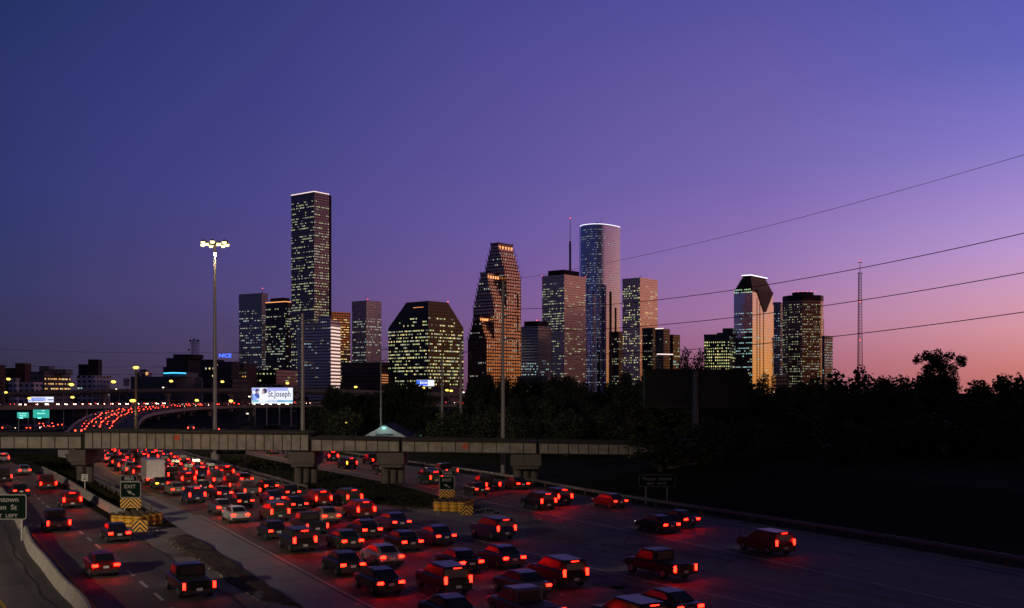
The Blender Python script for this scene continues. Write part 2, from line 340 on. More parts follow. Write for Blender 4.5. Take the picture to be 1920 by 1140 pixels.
line(PA, 15.0, PA.at_y(125), PA.len, mw)
line(PX, 0, 0, PX.len, mw, .2); 
dash(PX, 4.0, 0, 30, mw)
for pth, offs in ((PA, (3.85, 7.5, 11.15)), (PB, (3.85, 7.5)), (PX, (-.35,))):
    for o in offs:
        s = 5
        while s < min(pth.len, 120):
            for k in range(4): p = pth.at(s+k*1.2, o)[0]; mw.box(p+Vector((0, 0, .03)), (.12, .12, .04))
            s += 12
line(PB, 0, 0, PB.len, mw, .2)
for k in (1, 2): dash(PB, 3.65*k+.2, 0, PB.len, mw)
line(PB, 11.2, 0, PB.len, mw)
dash(PC, -1.9, 0, PC.len, mw, 2.5, 2.2, .2); line(PC, -5.6, 0, PC.len, my, .15)
line(PD, -3.6, 0, PD.len, my, .2)
mt_ = MB(); rp = random.Random(8)
for k in range(34):
    pth, lo, hi = rp.choice(((PA, 0, 19), (PB, 0, 11), (PC, -5, 1.4), (PA, 14.5, 18))); s = rp.uniform(8, 110); o = rp.uniform(lo, hi); a = rp.uniform(.3, 1.3); e = rp.uniform(.4, 3)
    mt_.face([pth.at(s+e*math.sin(t)*(1+.2*math.sin(3*t+k)), o+a*math.cos(t)*(1+.25*math.sin(2*t+k)))[0]+Vector((0, 0, .016)) for t in [2*math.pi*i/16 for i in range(16)]])
for pth, o, sa, sb in ((PA, 16.2, 5, 90), (PX, 3.4, 5, 50), (PC, 1.75, 5, 70), (PA, -3.6, 5, 60), (PB, -1.2, 5, 60), (PD, -1.2, 2, 60)):
    s = sa; ph = rp.random()*9
    while s < sb:
        w = .05+.06*rp.random(); strip(mt_, pth, o+.10*math.sin(s*.7+ph)-w, o+.10*math.sin(s*.7+ph)+w, s, s+1.2, .018, 2); s += 1.2
tag(mt_.build('tar_patches', mat('tar', (.035, .03, .028), .8, 0, .3, 2)), kind='structure')
tag(mw.build('white_road_markings', M_paintW), kind='structure'); tag(my.build('yellow_road_markings', M_paintY), kind='structure')
# grass bank behind the slip road, rising to the wood
bk = MB()
for i in range(60):
    a = PB.len*i/60; b = PB.len*(i+1)/60; offs = [(15.5, .0), (22, .8), (34, 3.0), (60, 4.2), (120, 4.4)]
    for (o0, h0), (o1, h1) in zip(offs, offs[1:]):
        q = []
        for d, o, h in ((a, o0, h0), (a, o1, h1), (b, o1, h1), (b, o0, h0)):
            p = PB.at(d, o)[0]; yb = PB.at(d)[0].y; q.append(p+Vector((0, 0, h*max(0, min(1, (165-yb)/40))+.004)))
        bk.face(q)
tag(bk.build('grass_bank', M_grass), kind='structure')
# ---------------------------------------------------------------- barriers and guardrails
def barrier(label, path, s0, s1, off=0, bank=None, group=None):
    t = thing('concrete_barrier', label, 'barrier', path.at((s0+s1)/2, off, bank)[0], 0, group)
    s = s0
    while s < s1-.5:
        e = min(s+6.0, s1); b = MB(); wallstrip(b, path, [(o+off, h) for o, h in JERSEY], s+.04, e-.04, 2, bank)
        b.build('barrier_section', M_conc, t); s = e
    return t
barrier('long pale concrete barrier curving up from the bottom left corner behind the large green sign', PD, 0, PD.len)
barrier('low pale concrete barrier ending at the left yellow barrels', PC, PC.at_y(100), PC.at_y(160), 3.0)
def guardrail(label, path, s0, s1, off):
    t = thing('guardrail', label, 'guardrail', path.at((s0+s1)/2, off)[0])
    b = MB(); wallstrip(b, path, [(off-.04, .46), (off+.03, .5), (off-.04, .6), (off+.03, .7), (off-.04, .78), (off+.06, .78), (off+.06, .46)], s0, s1, 3); b.build('rail', M_steel, t)
    b = MB(); s = s0; k = 0
    while s < s1 and k < 100:
        p, tg = path.at(s, off+.14); b2 = MB(); b2.box(p+Vector((0, 0, .38)), (.16, .16, .76), 0, math.atan2(tg.y, tg.x)); b2.build('post', M_wood, t); s += 3.8; k += 1
    return t
guardrail('weathered steel guardrail on the right edge of the middle freeway lanes', PA, PA.at_y(122), PA.len-40, 17.0)
guardrail('long steel guardrail along the far right edge of the right-hand road', PB, 0, PB.len-60, 13.6)
guardrail('short steel guardrail on the dark grass behind the speed limit sign', PC, PC.at_y(104), PC.at_y(136), 6.5)
guardrail('steel guardrail on the left edge of the freeway by the left bridge pier', PA, PA.at_y(130), PA.at_y(215), -3.9)
# ---------------------------------------------------------------- elevated curve, far carriageway and overpass
M_viad = mat('viaduct_concrete', (.42, .37, .31), .85, 0, .3, .3, .1)
v = thing('elevated_ramp', 'curving elevated freeway ramp carrying the red traffic stream away', 'bridge', (-150, 450, 0))
b = MB(); strip(b, PE, -1.5, 17.4, 0, None, .0, 4, bankE); b.build('road_surface', M_road, v)
b = MB(); strip(b, PE, -.3, -.1, 0, None, .02, 4, bankE); strip(b, PE, 15.0, 15.2, 0, None, .02, 4, bankE); b.build('edge_line', M_paintW, v)
for o in (-1.8, 17.6):
    b = MB(); wallstrip(b, PE, [(o-.18, -.4), (o-.18, .85), (o+.18, .85), (o+.18, -.4)], 0, None, 4, bankE); b.build('parapet', M_viad, v)
b = MB(); wallstrip(b, PE, [(-1.6, -.02), (17.4, -.02), (17.4, -.5), (15.5, -1.1), (0, -1.1), (-1.6, -.5)], 30, None, 5, bankE); b.build('deck', M_viad, v)
b = MB(); s = 60
while s < PE.len:      # girder ends showing under the parapet
    p, tg = PE.at(s, 17.3, bankE); b.box(p+Vector((0, 0, -.85)), (.5, .9, .7), 0, math.atan2(tg.y, tg.x)); s += 4
b.build('beam_ends', M_conc_dk, v)
for s in range(70, int(PE.len), 34):
    p, tg = PE.at(s, 8, bankE); a = math.atan2(tg.y, tg.x)
    if p.z < 2.6: continue
    b = MB(); r = Vector((tg.y, -tg.x, 0)).normalized()
    b.box(p+Vector((0, 0, -1.75)), (1.2, 18, 1.3), 0, a); b.box(p+r*6+Vector((0, 0, (-2.4-p.z)/2)), (1.1, 1.3, max(.2, p.z-2.4)), 0, a); b.box(p-r*6+Vector((0, 0, (-2.4-p.z)/2)), (1.1, 1.3, max(.2, p.z-2.4)), 0, a)
    b.build('pier', M_viad, v)
v = thing('elevated_carriageway', 'straight elevated road carrying oncoming headlights on the left', 'bridge', (-215, 500, 0))
b = MB(); strip(b, PF, -7.5, 7.5, 0, None, 0, 5); b.build('road_surface', M_road, v)
for o in (-7.7, 7.7):
    b = MB(); wallstrip(b, PF, [(o-.18, -1.6), (o-.18, .35), (o+.18, .35), (o+.18, -1.6)], 0, None, 6); b.build('parapet', M_viad, v)
b = MB(); wallstrip(b, PF, [(-7.4, -.02), (7.4, -.02), (7.4, -1.5), (-7.4, -1.5)], 0, None, 6); b.build('deck', M_viad, v)
for s in range(15, int(PF.len), 30):
    p, tg = PF.at(s); b = MB(); b.box((p.x, p.y, (p.z-1.52)/2), (2, 6, p.z-1.5), 0, math.atan2(tg.y, tg.x)); b.build('pier', M_viad, v)
PG = Path([(-420, 640, 11.2), (-310, 645, 11.2), (-240, 650, 12.9), (-160, 655, 13.3), (-105, 660, 12.6), (-40, 680, 10.5), (30, 700, 8)])
v = thing('freeway_overpass', 'long dark high overpass crossing behind the headlight road', 'bridge', (-240, 650, 0))
b = MB(); wallstrip(b, PG, [(-5, 0), (5, 0), (5, -1.0), (3.5, -2.1), (-3.5, -2.1), (-5, -1.0)], 0, None, 8); b.build('deck', M_viad, v)
for o in (-5.2, 5.2):
    b = MB(); wallstrip(b, PG, [(o-.15, -.8), (o-.15, .95), (o+.15, .95), (o+.15, -.8)], 0, None, 8); b.build('parapet', M_viad, v)
for s in range(20, int(PG.len), 38):
    p, tg = PG.at(s); b = MB(); b.box((p.x, p.y, (p.z-2.1)/2), (1.8, 3.0, p.z-2.1), 0, math.atan2(tg.y, tg.x)); b.box((p.x, p.y, p.z-2.7), (2.6, 8, 1.1), 0, math.atan2(tg.y, tg.x)); b.build('pier', M_viad, v)
# ---------------------------------------------------------------- railway bridge
M_gird = mat('weathered_girder', (.22, .20, .17), .8, 0, .75, .8, .15)
M_girddk = mat('girder_dark', (.025, .022, .02), .9, 0, .4, 1)  # much darker tone for ribs, flanges, bearings and track deck
rb = thing('railway_bridge', 'long low plate girder railway bridge crossing over the freeway', 'bridge', (0, 141, 0))
def girder(x0, x1, t0, t1, b0, b1, pan, D=138.4):
    a = P(x0, t0, D); b = P(x1, t1, D); c = P(x0, b0, D); d = P(x1, b1, D)
    for yy in (D, D+4.6):
        m = MB(); lo0, lo1, hi0, hi1 = c.z, d.z, a.z, b.z; th = .03
        for y in (yy,):
            pts = [(a.x, lo0), (b.x, lo1), (b.x, hi1), (a.x, hi0)]
            m.face([(p[0], y-th, p[1]) for p in pts]); m.face([(p[0], y+th, p[1]) for p in pts][::-1])
            m.bar((a.x, y, lo0), (b.x, y, lo1), .42, 1, .1); m.bar((a.x, y, hi0), (b.x, y, hi1), .42, 1, .1)
            n = max(1, round((b.x-a.x)/pan))
            for i in range(n+1):
                x = a.x+(b.x-a.x)*i/n; f = i/n
                m.box((x, y, (lo0+(lo1-lo0)*f+hi0+(hi1-hi0)*f)/2), (.09 if 0 < i < n else .3, .2, (hi0+(hi1-hi0)*f)-(lo0+(lo1-lo0)*f)-.1), 1)
        m.build('girder', [M_gird, M_girddk], rb)
    m = MB(); zt0, zt1 = a.z, b.z
    m.bar((a.x, D+2.3, zt0-.05), (b.x, D+2.3, zt1-.05), 5.3, 0, .3)
    for k in (1.55, 3.05): m.bar((a.x, D+k, zt0+.18), (b.x, D+k, zt1+.18), .08, 0, .16)
    m.build('track_deck', M_girddk, rb)
girder(-380, 154, 815, 815.5, 840, 841, 1.72); girder(157, 580, 808, 812.5, 841, 845, 1.19); girder(582, 750, 821, 824.5, 845.5, 847, 1.38)
girder(752, 1007, 824.5, 828, 847, 850.5, 1.75); girder(1009, 1235, 828, 832, 850.5, 853.5, 1.35)
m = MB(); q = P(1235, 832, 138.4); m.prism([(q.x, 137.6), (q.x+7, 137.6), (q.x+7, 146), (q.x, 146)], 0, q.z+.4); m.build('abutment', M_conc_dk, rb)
def pier(x0, x1, ytop, ncol, D=139.2):
    m = MB(); a = P(x0, ytop, D); b = P(x1, ytop, D); w = b.x-a.x; cx = (a.x+b.x)/2
    m.box((cx, D+1.8, a.z-.75), (w, 6.4, 1.5), 0); m.box((cx, D+1.8, a.z-1.7), (w*.86, 5.4, .45), 0)
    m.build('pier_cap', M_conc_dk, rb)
    for i in range(ncol):
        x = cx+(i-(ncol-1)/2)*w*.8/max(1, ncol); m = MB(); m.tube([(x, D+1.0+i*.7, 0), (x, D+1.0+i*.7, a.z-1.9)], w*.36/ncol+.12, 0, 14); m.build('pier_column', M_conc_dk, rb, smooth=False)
    m = MB(); m.box((cx, D+1.8, -.02+a.z+.12), (w*.5, 4.8, .24), 0); m.build('bearing', M_girddk, rb)
pier(136, 168, 843, 2); pier(545, 593, 846.5, 3); pier(709, 759, 848, 3); pier(957, 1014, 851, 3)
M_graf = mat('orange_paint', (.42, .075, .03), .7, 0, .4, 3)
for px, py in ((332, 820.5), (872, 837)):
    p = P(px, py, 138.33); m = MB(); m.face([(p.x+.40*math.cos(k*math.pi/12), p.y, p.z+.40*math.sin(k*math.pi/12)) for k in range(24)]); m.build('painted_roundel', M_graf, rb)
# ---------------------------------------------------------------- towers
UW = {}
def unit_window(m):
    if m.name not in UW:
        q = MB(); q.face([(-.5, 0, -.5), (.5, 0, -.5), (.5, 0, .5), (-.5, 0, .5)]); UW[m.name] = q.mesh('lit_window', m)
    return UW[m.name]
ROWS = [random.Random(99).choice((.1, .3, .6, 1, 1, 1.6, 2.3)) for _ in range(1)]+[random.Random(100+k).choice((.1, .3, .6, 1, 1, 1.6, 2.3)) for k in range(120)]
def windows(root, faces, mats, density, fl, bay, wh=.45, ww=.7, zmin=10, ztop=0, zbot=0, rowvar=.7, single=100, rows=None):
    """faces: (A, B, z0, z1) walls seen from outside left to right. lit panes; 100 as own parts, the rest as one"""
    out = []
    for (A, B, z0, z1, dens) in faces:
        A = Vector((A[0], A[1], 0)); B = Vector((B[0], B[1], 0)); d = (B-A); Lh = d.length; d.normalize(); nrm = Vector((d.y, -d.x, 0))
        nf = int((z1-z0)/fl); nb = int(Lh/bay)
        if nb < 1: continue
        for f in range(nf):
            z = z0+(f+.35)*fl
            if z < zmin or z > z1-ztop: continue
            rowp = (rows[f % len(rows)] if rows else (random.choice((.15, .5, .9, 1, 1.3, 2.0)) if rowvar > .5 else max(.2, random.gauss(1, rowvar))))*density*dens; run = 0; on = False
            if random.random() < .06: rowp = min(1, rowp*2.4)
            for k in range(nb):
                if run <= 0: on = random.random() < rowp; run = random.choice((1, 1, 2, 2, 3, 4))
                run -= 1
                if on and random.random() < .85: out.append((A+d*((k+.5)*Lh/nb)+nrm*.12+Vector((0, 0, z)), d, bay*ww*random.choice((.95, .8, .6)), fl*wh*random.choice((1, .9, .7))))
    if not out: return
    random.shuffle(out)
    base = root.location
    for p, d, w, h in out[:single]:
        o = bpy.data.objects.new('lit_window', unit_window(random.choice(mats))); COL.objects.link(o); o.parent = root
        o.location = p-base; o.rotation_euler = (0, 0, math.atan2(d.y, d.x)); o.scale = (w, 1, h)
    if len(out) > single:
        b = MB()
        for p, d, w, h in out[single:]:
            a = p-d*w/2; c = p+d*w/2; k = random.randrange(len(mats))
            b.face([a-Vector((0, 0, h/2)), c-Vector((0, 0, h/2)), c+Vector((0, 0, h/2)), a+Vector((0, 0, h/2))], k)
        o = b.build('lit_windows', mats, root); o['kind'] = 'stuff'
def dirs(b): b = R(b); return Vector((-math.cos(b), math.sin(b), 0)), Vector((math.sin(b), math.cos(b), 0))
def solve(C, d, px):
    k = (px-CX)/F; return (k*C.y-C.x)/(d.x-k*d.y)
def footprint(cx, lx, rx, D, b):
    C = Vector(((cx-CX)/F*D, D, 0)); dl, dr = dirs(b); tl = solve(C, dl, lx); tr = solve(C, dr, rx)
    Lp = C+dl*tl; Rp = C+dr*tr; B = C+dl*tl+dr*tr; return C, Lp, Rp, B, dl, dr, tl, tr
def H(y, D): return CH+(HY-y)/F*D
def tower(name, label, cx, lx, rx, top, D, b, fm, wm, dens=(.35, .35), fl=4.0, bay=3.0, wh=.45, ww=.7, parapet=3, z0=0, rowvar=.7, cat='skyscraper', single=100, zmin=25, ztop=6, root=None, roof=None, group=None):
    C, Lp, Rp, B, dl, dr, tl, tr = footprint(cx, lx, rx, D, b); z1 = H(top, D)
    t = root or thing(name, label, cat, ((Lp.x+Rp.x)/2, (Lp.y+Rp.y)/2, 0), 0, group)
    m = MB(); poly = [Lp, C, Rp, B]; m.prism([(p.x, p.y) for p in poly], z0, z1, 0, 1); m.build('facade', [fm, M_black], t)
    if parapet:
        m = MB(); e = .25; q = [Lp+(dl-dr)*e, C-(dl+dr)*e, Rp+(dr-dl)*e, B+(dl+dr)*e]; m.prism([(p.x, p.y) for p in q], z1-parapet, z1+.6, 0); m.build('parapet', roof or fm, t)
    windows(t, [(Lp, C, z0, z1-parapet, dens[0]), (C, Rp, z0, z1-parapet, dens[1])], wm, 1.0, fl, bay, wh, ww, zmin, ztop, 0, rowvar, single)
    return t, C, Lp, Rp, B, dl, dr, tl, tr, z1
def edge_light(t, pts, m=None, r=.9):
    b = MB()
    for a, c in zip(pts, pts[1:]): b.bar(a, c, r, 0, r)
    b.build('roof_edge_light', m or E_edge, t)
def roofbox(t, C, dl, dr, tl, tr, f0, f1, g0, g1, z0, z1, m, name='roof_plant'):
    q = [C+dl*tl*f1+dr*tr*g0, C+dl*tl*f0+dr*tr*g0, C+dl*tl*f0+dr*tr*g1, C+dl*tl*f1+dr*tr*g1]
    b = MB(); b.prism([(p.x, p.y) for p in q], z0, z1); return b.build(name, m, t)
def beacon(t, p, r=1.1):
    r *= .75
    b = MB(); b.box(p, (r, r, r)); b.build('beacon', M_red, t)
def antenna(t, p, h, r=.5, name='antenna'):
    b = MB(); b.tube([p, p+Vector((0, 0, h))], [r, r*.4], 0, 6); b.build(name, M_darksteel, t)
F_chase = facade('chase_granite', (.26, .21, .22), (.26, .24, .28), 3.0, 4.0, .62, .5, .45, .12, .8)
F_grey = facade('grey_bands', (.40, .39, .44), (.26, .28, .34), 3.0, 3.9, .85, .5, .38, .15, .8, .4)
F_black = facade('black_glass', (.02, .02, .022), (.07, .07, .08), 3.0, 3.9, .9, .6, .3, .1, .6)
F_white = facade('white_bands', (.80, .76, .80), (.12, .12, .15), 60.0, 4.0, .99, .42, .32, .15, .7, .5)
F_bronze = facade('bronze_glass', (.14, .10, .08), (.42, .27, .16), 3.2, 4.0, .8, .6, .5, .12, .8)
F_pale = facade('pale_stone', (.80, .74, .74), (.6, .55, .57), 3.0, 4.0, .6, .5, .34, .15, .8, .55)
F_dark = facade('dark_glass', (.008, .008, .009), (.03, .03, .034), 2.6, 3.9, .9, .7, .35, .15, .3)
F_red = facade('red_granite', (.17, .065, .05), (.62, .50, .46), 3.2, 4.0, .58, .62, .55, .12, .9)
F_shell = facade('travertine_bands', (.62, .50, .50), (.46, .4, .42), 2.4, 3.9, .6, .45, .36, .15, .8, .45)
F_blue = facade('blue_mirror_glass', (.16, .18, .26), (.46, .52, .72), 2.5, 3.9, .92, .86, .2, .07, .95, .8, .012)
F_mauve = facade('mauve_panel', (.82, .70, .70), (.26, .22, .22), 3.4, 4.0, .55, .5, .25, .12, .8, .6)
F_herit = facade('heritage_mirror_glass', (.42, .44, .5), (.66, .68, .78), 3.0, 3.9, .93, .88, .2, .06, .97, .85, .012)
F_slate = facade('slate_glass', (.24, .25, .30), (.25, .28, .36), 3.0, 4.0, .7, .5, .4, .15, .8)
F_brown = facade('brown_octagon', (.34, .21, .15), (.06, .045, .04), 2.8, 4.0, .97, .5, .22, .1, .8, .85)
F_low = facade('low_brown', (.16, .10, .09), (.05, .045, .05), 30, 5, .98, .2, .7, .2, .3)
M_gran = mat('dark_granite', (.055, .035, .035), .5, .1, .3, .1)
M_granite_r = mat('roof_granite', (.10, .055, .05), .6, 0, .3, .1)
# tallest tower with lit roof edge
t, C, Lp, Rp, B, dl, dr, tl, tr, z1 = tower('skyscraper', 'tallest dark granite tower with a glowing white roof edge', 589, 546, 617, 360, 1614, 38, F_chase, [W_pale, W_green, W_pale, W_dim], (.42, .6), 4.0, 2.9, .42, .6, 4)
up = Vector((0, 0, z1+.9)); edge_light(t, [Lp+up, C+up, Rp+up], E_edge, 1.1)
b = MB(); q = [Rp, Rp+dr*8-dl*-6, Rp+dr*14, Rp+dr*8+dl*10]; b.prism([(p.x, p.y) for p in (Rp+dl*6, Rp+Vector((.4, 2.0, 0)), Rp+dr*4+Vector((.6, 0, 0)), Rp+dr*4+dl*6)], 0, z1-.3); b.build('corner_bay', M_gran, t)
# left neighbours
t, C, Lp, Rp, B, dl, dr, tl, tr, z1 = tower('skyscraper', 'leftmost grey banded tower with a small roof mast', 491, 448, 502, 550, 1700, 30, F_grey, [W_dim, W_blue, W_pale, W_dim], (.45, .5), 3.9, 3.0, .4, .8, 14, rowvar=1.0)
antenna(t, C+dl*8+dr*10+Vector((0, 0, z1)), 9); beacon(t, C+dl*8+dr*10+Vector((0, 0, z1+9)))
t, C, Lp, Rp, B, dl, dr, tl, tr, z1 = tower('skyscraper', 'black glass tower with orange lit cornice left of the tallest tower', 535, 498, 549, 566, 1660, 33, F_black, [W_pale, W_green, W_dim, W_cool], (.42, .34), 3.9, 2.8, .45, .7, 3)
edge_light(t, [Lp+Vector((0, 0, z1+.5)), C+Vector((0, 0, z1+.5)), Rp+Vector((0, 0, z1+.5))], E_orange, 1.0)
roofbox(t, C, dl, dr, tl, tr, .12, .8, .1, .9, z1, z1+7, M_black)
# white stepped tower in front of the tallest one
F_white2 = facade('bright_white_bands', (.82, .74, .72), (.06, .05, .06), 90.0, 4.6, .99, .42, .22, .12, .6, .85)
D = 1400; t = thing('office_tower', 'pale horizontally striped tower stepped in front of the tallest tower', 'office tower', P(598, 749, D)*1)
t.location.z = 0
pl = [(557, 1415), (598, 1400), (598, 1392), (620, 1385), (637, 1420), (634, 1450), (560, 1450)]
xy = lambda px, d: ((px-CX)/F*d, d)
b = MB(); b.prism([xy(557, 1412), xy(597, 1400), xy(600, 1440), xy(560, 1450)], 0, H(604, 1400), 0, 1); b.build('low_wing', [F_white, M_black], t)
b = MB(); b.prism([xy(597, 1396), xy(620, 1388), xy(621, 1440), xy(599, 1446)], 0, H(593, 1392), 0, 1); b.build('centre_shaft', [F_white, M_black], t)
A1 = xy(620, 1387.5); A2 = xy(637.5, 1415); zt = H(602, 1400)
b = MB(); b.prism([A1, A2, xy(638, 1440), xy(620.5, 1440)], 0, zt, 0, 1); b.build('west_bay', [F_white2, M_black], t)
windows(t, [(xy(557, 1412), xy(597, 1400), 30, H(610, 1400), .22), (xy(597, 1396), xy(620, 1388), 30, H(600, 1400), .16)], [W_dim, W_blue, W_dim], 1, 4.0, 2.6, .4, .8, 25)
b = MB()
for f in range(int((zt-20)/4.6)):
    z = 17+f*4.6; a = Vector((A1[0]+.6, A1[1]-.35, z)); c = Vector((A2[0]+.6, A2[1]-.35, z))
    if z < zt-3: b.face([a, c, c+Vector((0, 0, 2.1)), a+Vector((0, 0, 2.1))])
b.build('lit_floor_bands', emis('lit_floor_band', (1.0, .72, .62), 1), t)
# orange lit tower behind
tower('skyscraper', 'amber lit office tower just right of the tallest tower', 622, 606, 657, 585, 1720, 50, F_bronze, [W_warm, W_yel, W_dim], (.3, .75), 4.0, 3.0, .35, .85, 3, rowvar=.5)
# pale tower
t, C, Lp, Rp, B, dl, dr, tl, tr, z1 = tower('skyscraper', 'pale stone tower standing alone left of the clipped black building', 687, 660, 715, 564, 1650, 40, F_pale, [W_pale, W_cool, W_pale, W_dim], (.55, .55), 4.0, 2.8, .38, .6, 12, ztop=14)
antenna(t, C+dl*10+dr*12+Vector((0, 0, z1)), 7); beacon(t, C+dl*10+dr*12+Vector((0, 0, z1+4)))
# low brown block
t, C, Lp, Rp, B, dl, dr, tl, tr, z1 = tower('office_block', 'low windowless brown block with four orange lit strips', 713, 641, 735, 680, 1300, 25, F_low, [W_dim], (.0, .0), 5, 4, parapet=2, cat='building')
for k in range(4):
    z = H(703+k*4.8, 1300); b = MB(); A = C+dr*tr*.08-dl*.3; Q = C+dr*tr*.9-dl*.3; b.bar(A+Vector((0, 0, z)), Q+Vector((0, 0, z)), 1.3, 0, .3); b.build('lit_strip', E_orange, t)
# clipped black building
D = 1230; C, Lp, Rp, B, dl, dr, tl, tr = footprint(803, 728, 869, D, 41); z1 = H(611, D); z2 = H(564, D)
t = thing('skyscraper', 'broad black glass building with clipped sloping top corners', 'skyscraper', (C.x, C.y, 0))
lo = [Lp, C, Rp, B]; hi = [C+dl*tl*.54, C, C+dr*tr*.55, C+dl*tl*.54+dr*tr*.55]
b = MB(); b.prism([(p.x, p.y) for p in lo], 0, z1); 
for i in range(4):
    j = (i+1) % 4; b.face([lo[i]+Vector((0, 0, z1)), lo[j]+Vector((0, 0, z1)), hi[j]+Vector((0, 0, z2)), hi[i]+Vector((0, 0, z2))], 0, [(0, z1), (30, z1), (30, z2), (0, z2)])
b.face([p+Vector((0, 0, z2)) for p in hi]); b.build('facade', F_dark, t)
windows(t, [(Lp, C, 0, z1, 1), (C, Rp, 0, z1, 1.1), (C+dl*tl*.72, C, z1, z1+14, .35), (C, C+dr*tr*.75, z1, z1+18, .6)], [W_green, W_green, W_pale, W_yel, W_dim], .62, 3.9, 2.3, .42, .8, 14, rowvar=.45)
beacon(t, hi[2]+Vector((0, 0, z2+1)))
b = MB(); A = C+dl*tl*.36-dr*.3; Q = C+dl*tl*.12-dr*.3; z = H(575, D); b.bar(A+Vector((0, 0, z)), Q+Vector((0, 0, z)), .8, 0, .3); b.build('lit_strip', E_orange, t)
# red granite tower: three stepped gables in a row
t = None; C = None
bb = 41; D0 = 1290
dl, dr = dirs(bb)
C = Vector(((912-CX)/F*D0, D0, 0)); t = thing('skyscraper', 'red granite tower of three stepped gables rising to a spiky peak', 'skyscraper', C)
wf = []
for (rx, lx, eave, ridge, n) in ((927, 877, 634, 592, 5), (949.5, 887, 574, 511, 6), (977, 905, 518, 455, 6)):
    tr = solve(C, dr, rx); tl = solve(C, dl, lx); De = C.y
    ze = H(eave, De); zr = H(ridge, De)
    hw = tl/2; core = tl*.16
    for k in range(n+1):
        ins = (hw-core)*k/n; za = 0 if k == 0 else ze+(zr-ze)*(k-1)/n; zb = ze+(zr-ze)*k/n
        a = C+dl*ins; c = C+dl*(tl-ins); poly = [c, a, a+dr*tr, c+dr*tr]; b = MB(); b.prism([(p.x, p.y) for p in poly], za-(0 if k == 0 else 2), zb); b.build('shaft' if k == 0 else 'gable_step', F_red, t)
        wf.append((c, a, max(za, 10), zb, .35)); wf.append((a, a+dr*tr, max(za, 10), zb, .5))
        b = MB()
        for q in (a, c, a+dr*tr): b.box(q+Vector((0, 0, zb+1.2)), (.8, .8, 3.4))
        b.build('finial', M_granite_r, t)
    z = zr-4.2; a = C+dl*(hw-core)-dl*.35; b = MB(); nn = 5
    for i in range(nn):
        q = a+dr*tr*(i+.5)/nn; b.box(q+Vector((0, 0, z)), (1.3, 1.3, 3.4), 0, R(-20))
    b.build('ridge_floodlights', E_orange, t)
    b = MB(); b.prism([(p.x, p.y) for p in (C+dl*(hw+core)+dr*.1, C+dl*(hw-core)+dr*.1, C+dl*(hw-core)+dr*(tr-.1), C+dl*(hw+core)+dr*(tr-.1))], zr, zr+1.6); b.build('ridge_cap', M_granite_r, t)
    C = C+dr*tr
windows(t, wf, [W_dim, W_pale, W_cool, W_dim], .55, 4.0, 3.2, .4, .5, 20)
# small dark tower
t, C, Lp, Rp, B, dl, dr, tl, tr, z1 = tower('skyscraper', 'short dark ribbed tower left of the broadcast mast tower', 1009, 977, 1033, 612, 1500, 33, F_slate, [W_cool, W_cyan, W_blue, W_pale], (.5, .2), 3.9, 2.8, .42, .55, 22, ztop=24)
roofbox(t, C, dl, dr, tl, tr, .1, .9, .1, .9, z1, z1+8, M_black); beacon(t, C+dl*5+dr*5+Vector((0, 0, z1+9)))
# travertine tower with broadcast mast
t, C, Lp, Rp, B, dl, dr, tl, tr, z1 = tower('skyscraper', 'pinkish banded tower carrying a tall thin broadcast mast', 1058, 1016.5, 1098, 515, 1650, 40, F_shell, [W_pale, W_green, W_dim, W_dim], (.42, .25), 3.9, 2.6, .35, .8, 5)
roofbox(t, C, dl, dr, tl, tr, .15, .85, .12, .85, z1, z1+9, M_black)
b = MB(); p = P(1069, 505, 1680); b.tube([(p.x, p.y, z1+8), (p.x, p.y, H(452, 1680))], 1.5, 0, 6); b.tube([(p.x, p.y, H(452, 1680)), (p.x, p.y, H(409, 1680))], [.6, .35], 0, 6)
for k in range(14): b.box((p.x, p.y, z1+9+k*3.2), (4.2, 4.2, .5))
b.build('broadcast_mast', M_darksteel, t); beacon(t, Vector((p.x, p.y, H(409, 1680))), 1.2); beacon(t, Vector((p.x, p.y, H(452, 1680))), 1.2)
for k in range(5): beacon(t, Lp.lerp(Rp, k/4)+Vector((0, 0, z1+1.5)), .8)
# rounded blue glass tower
D = 1850; t = thing('skyscraper', 'tall rounded blue mirror glass tower with white lit roof edge', 'skyscraper', P(1117, 735, D)-Vector((0, 0, CH)))
def arcpoly(cx, D, r, a0, a1, n): 
    c = P(cx, HY, D); return [Vector((c.x+r*math.sin(R(a0+(a1-a0)*k/n)), c.y-r*math.cos(R(a0+(a1-a0)*k/n)), 0)) for k in range(n+1)]
r1 = 28.6/F*D; front = arcpoly(1117, D+r1*.9, r1*1.02, -92, 38, 24); q = front[-1]; back = [q]
for k in range(1, 15):
    a = R(38+22*k/14); q = q+Vector((math.cos(a), math.sin(a), 0))*3.05; back.append(q)
    if CX+F*q.x/q.y > 1167: break
zt = H(421, D)
b = MB(); b.prism([(p.x, p.y) for p in front+back[1:]]+[(back[-1].x-4, back[-1].y+30), (front[0].x, front[0].y+40)], 0, zt, 0, 1); b.build('facade', [F_blue, M_black], t)
edge_light(t, [p+Vector((0, 0, zt+.8)) for p in front+back[1:]], E_edgeW, .9)
b = MB(); a = back[3]; c = back[4]; n_ = Vector(((c-a).y, -(c-a).x, 0)).normalized(); b.prism([(p.x, p.y) for p in (a+n_*1.6, c+n_*1.6, c-n_*.5, a-n_*.5)], 0, H(546, D)); a = back[8]; c = back[9]; b.prism([(p.x, p.y) for p in (a+n_*1.2, c+n_*1.2, c-n_*.5, a-n_*.5)], 0, H(575, D)); b.build('dark_strip', M_gran, t)  # two thin dark strips standing slightly proud of the curved glass
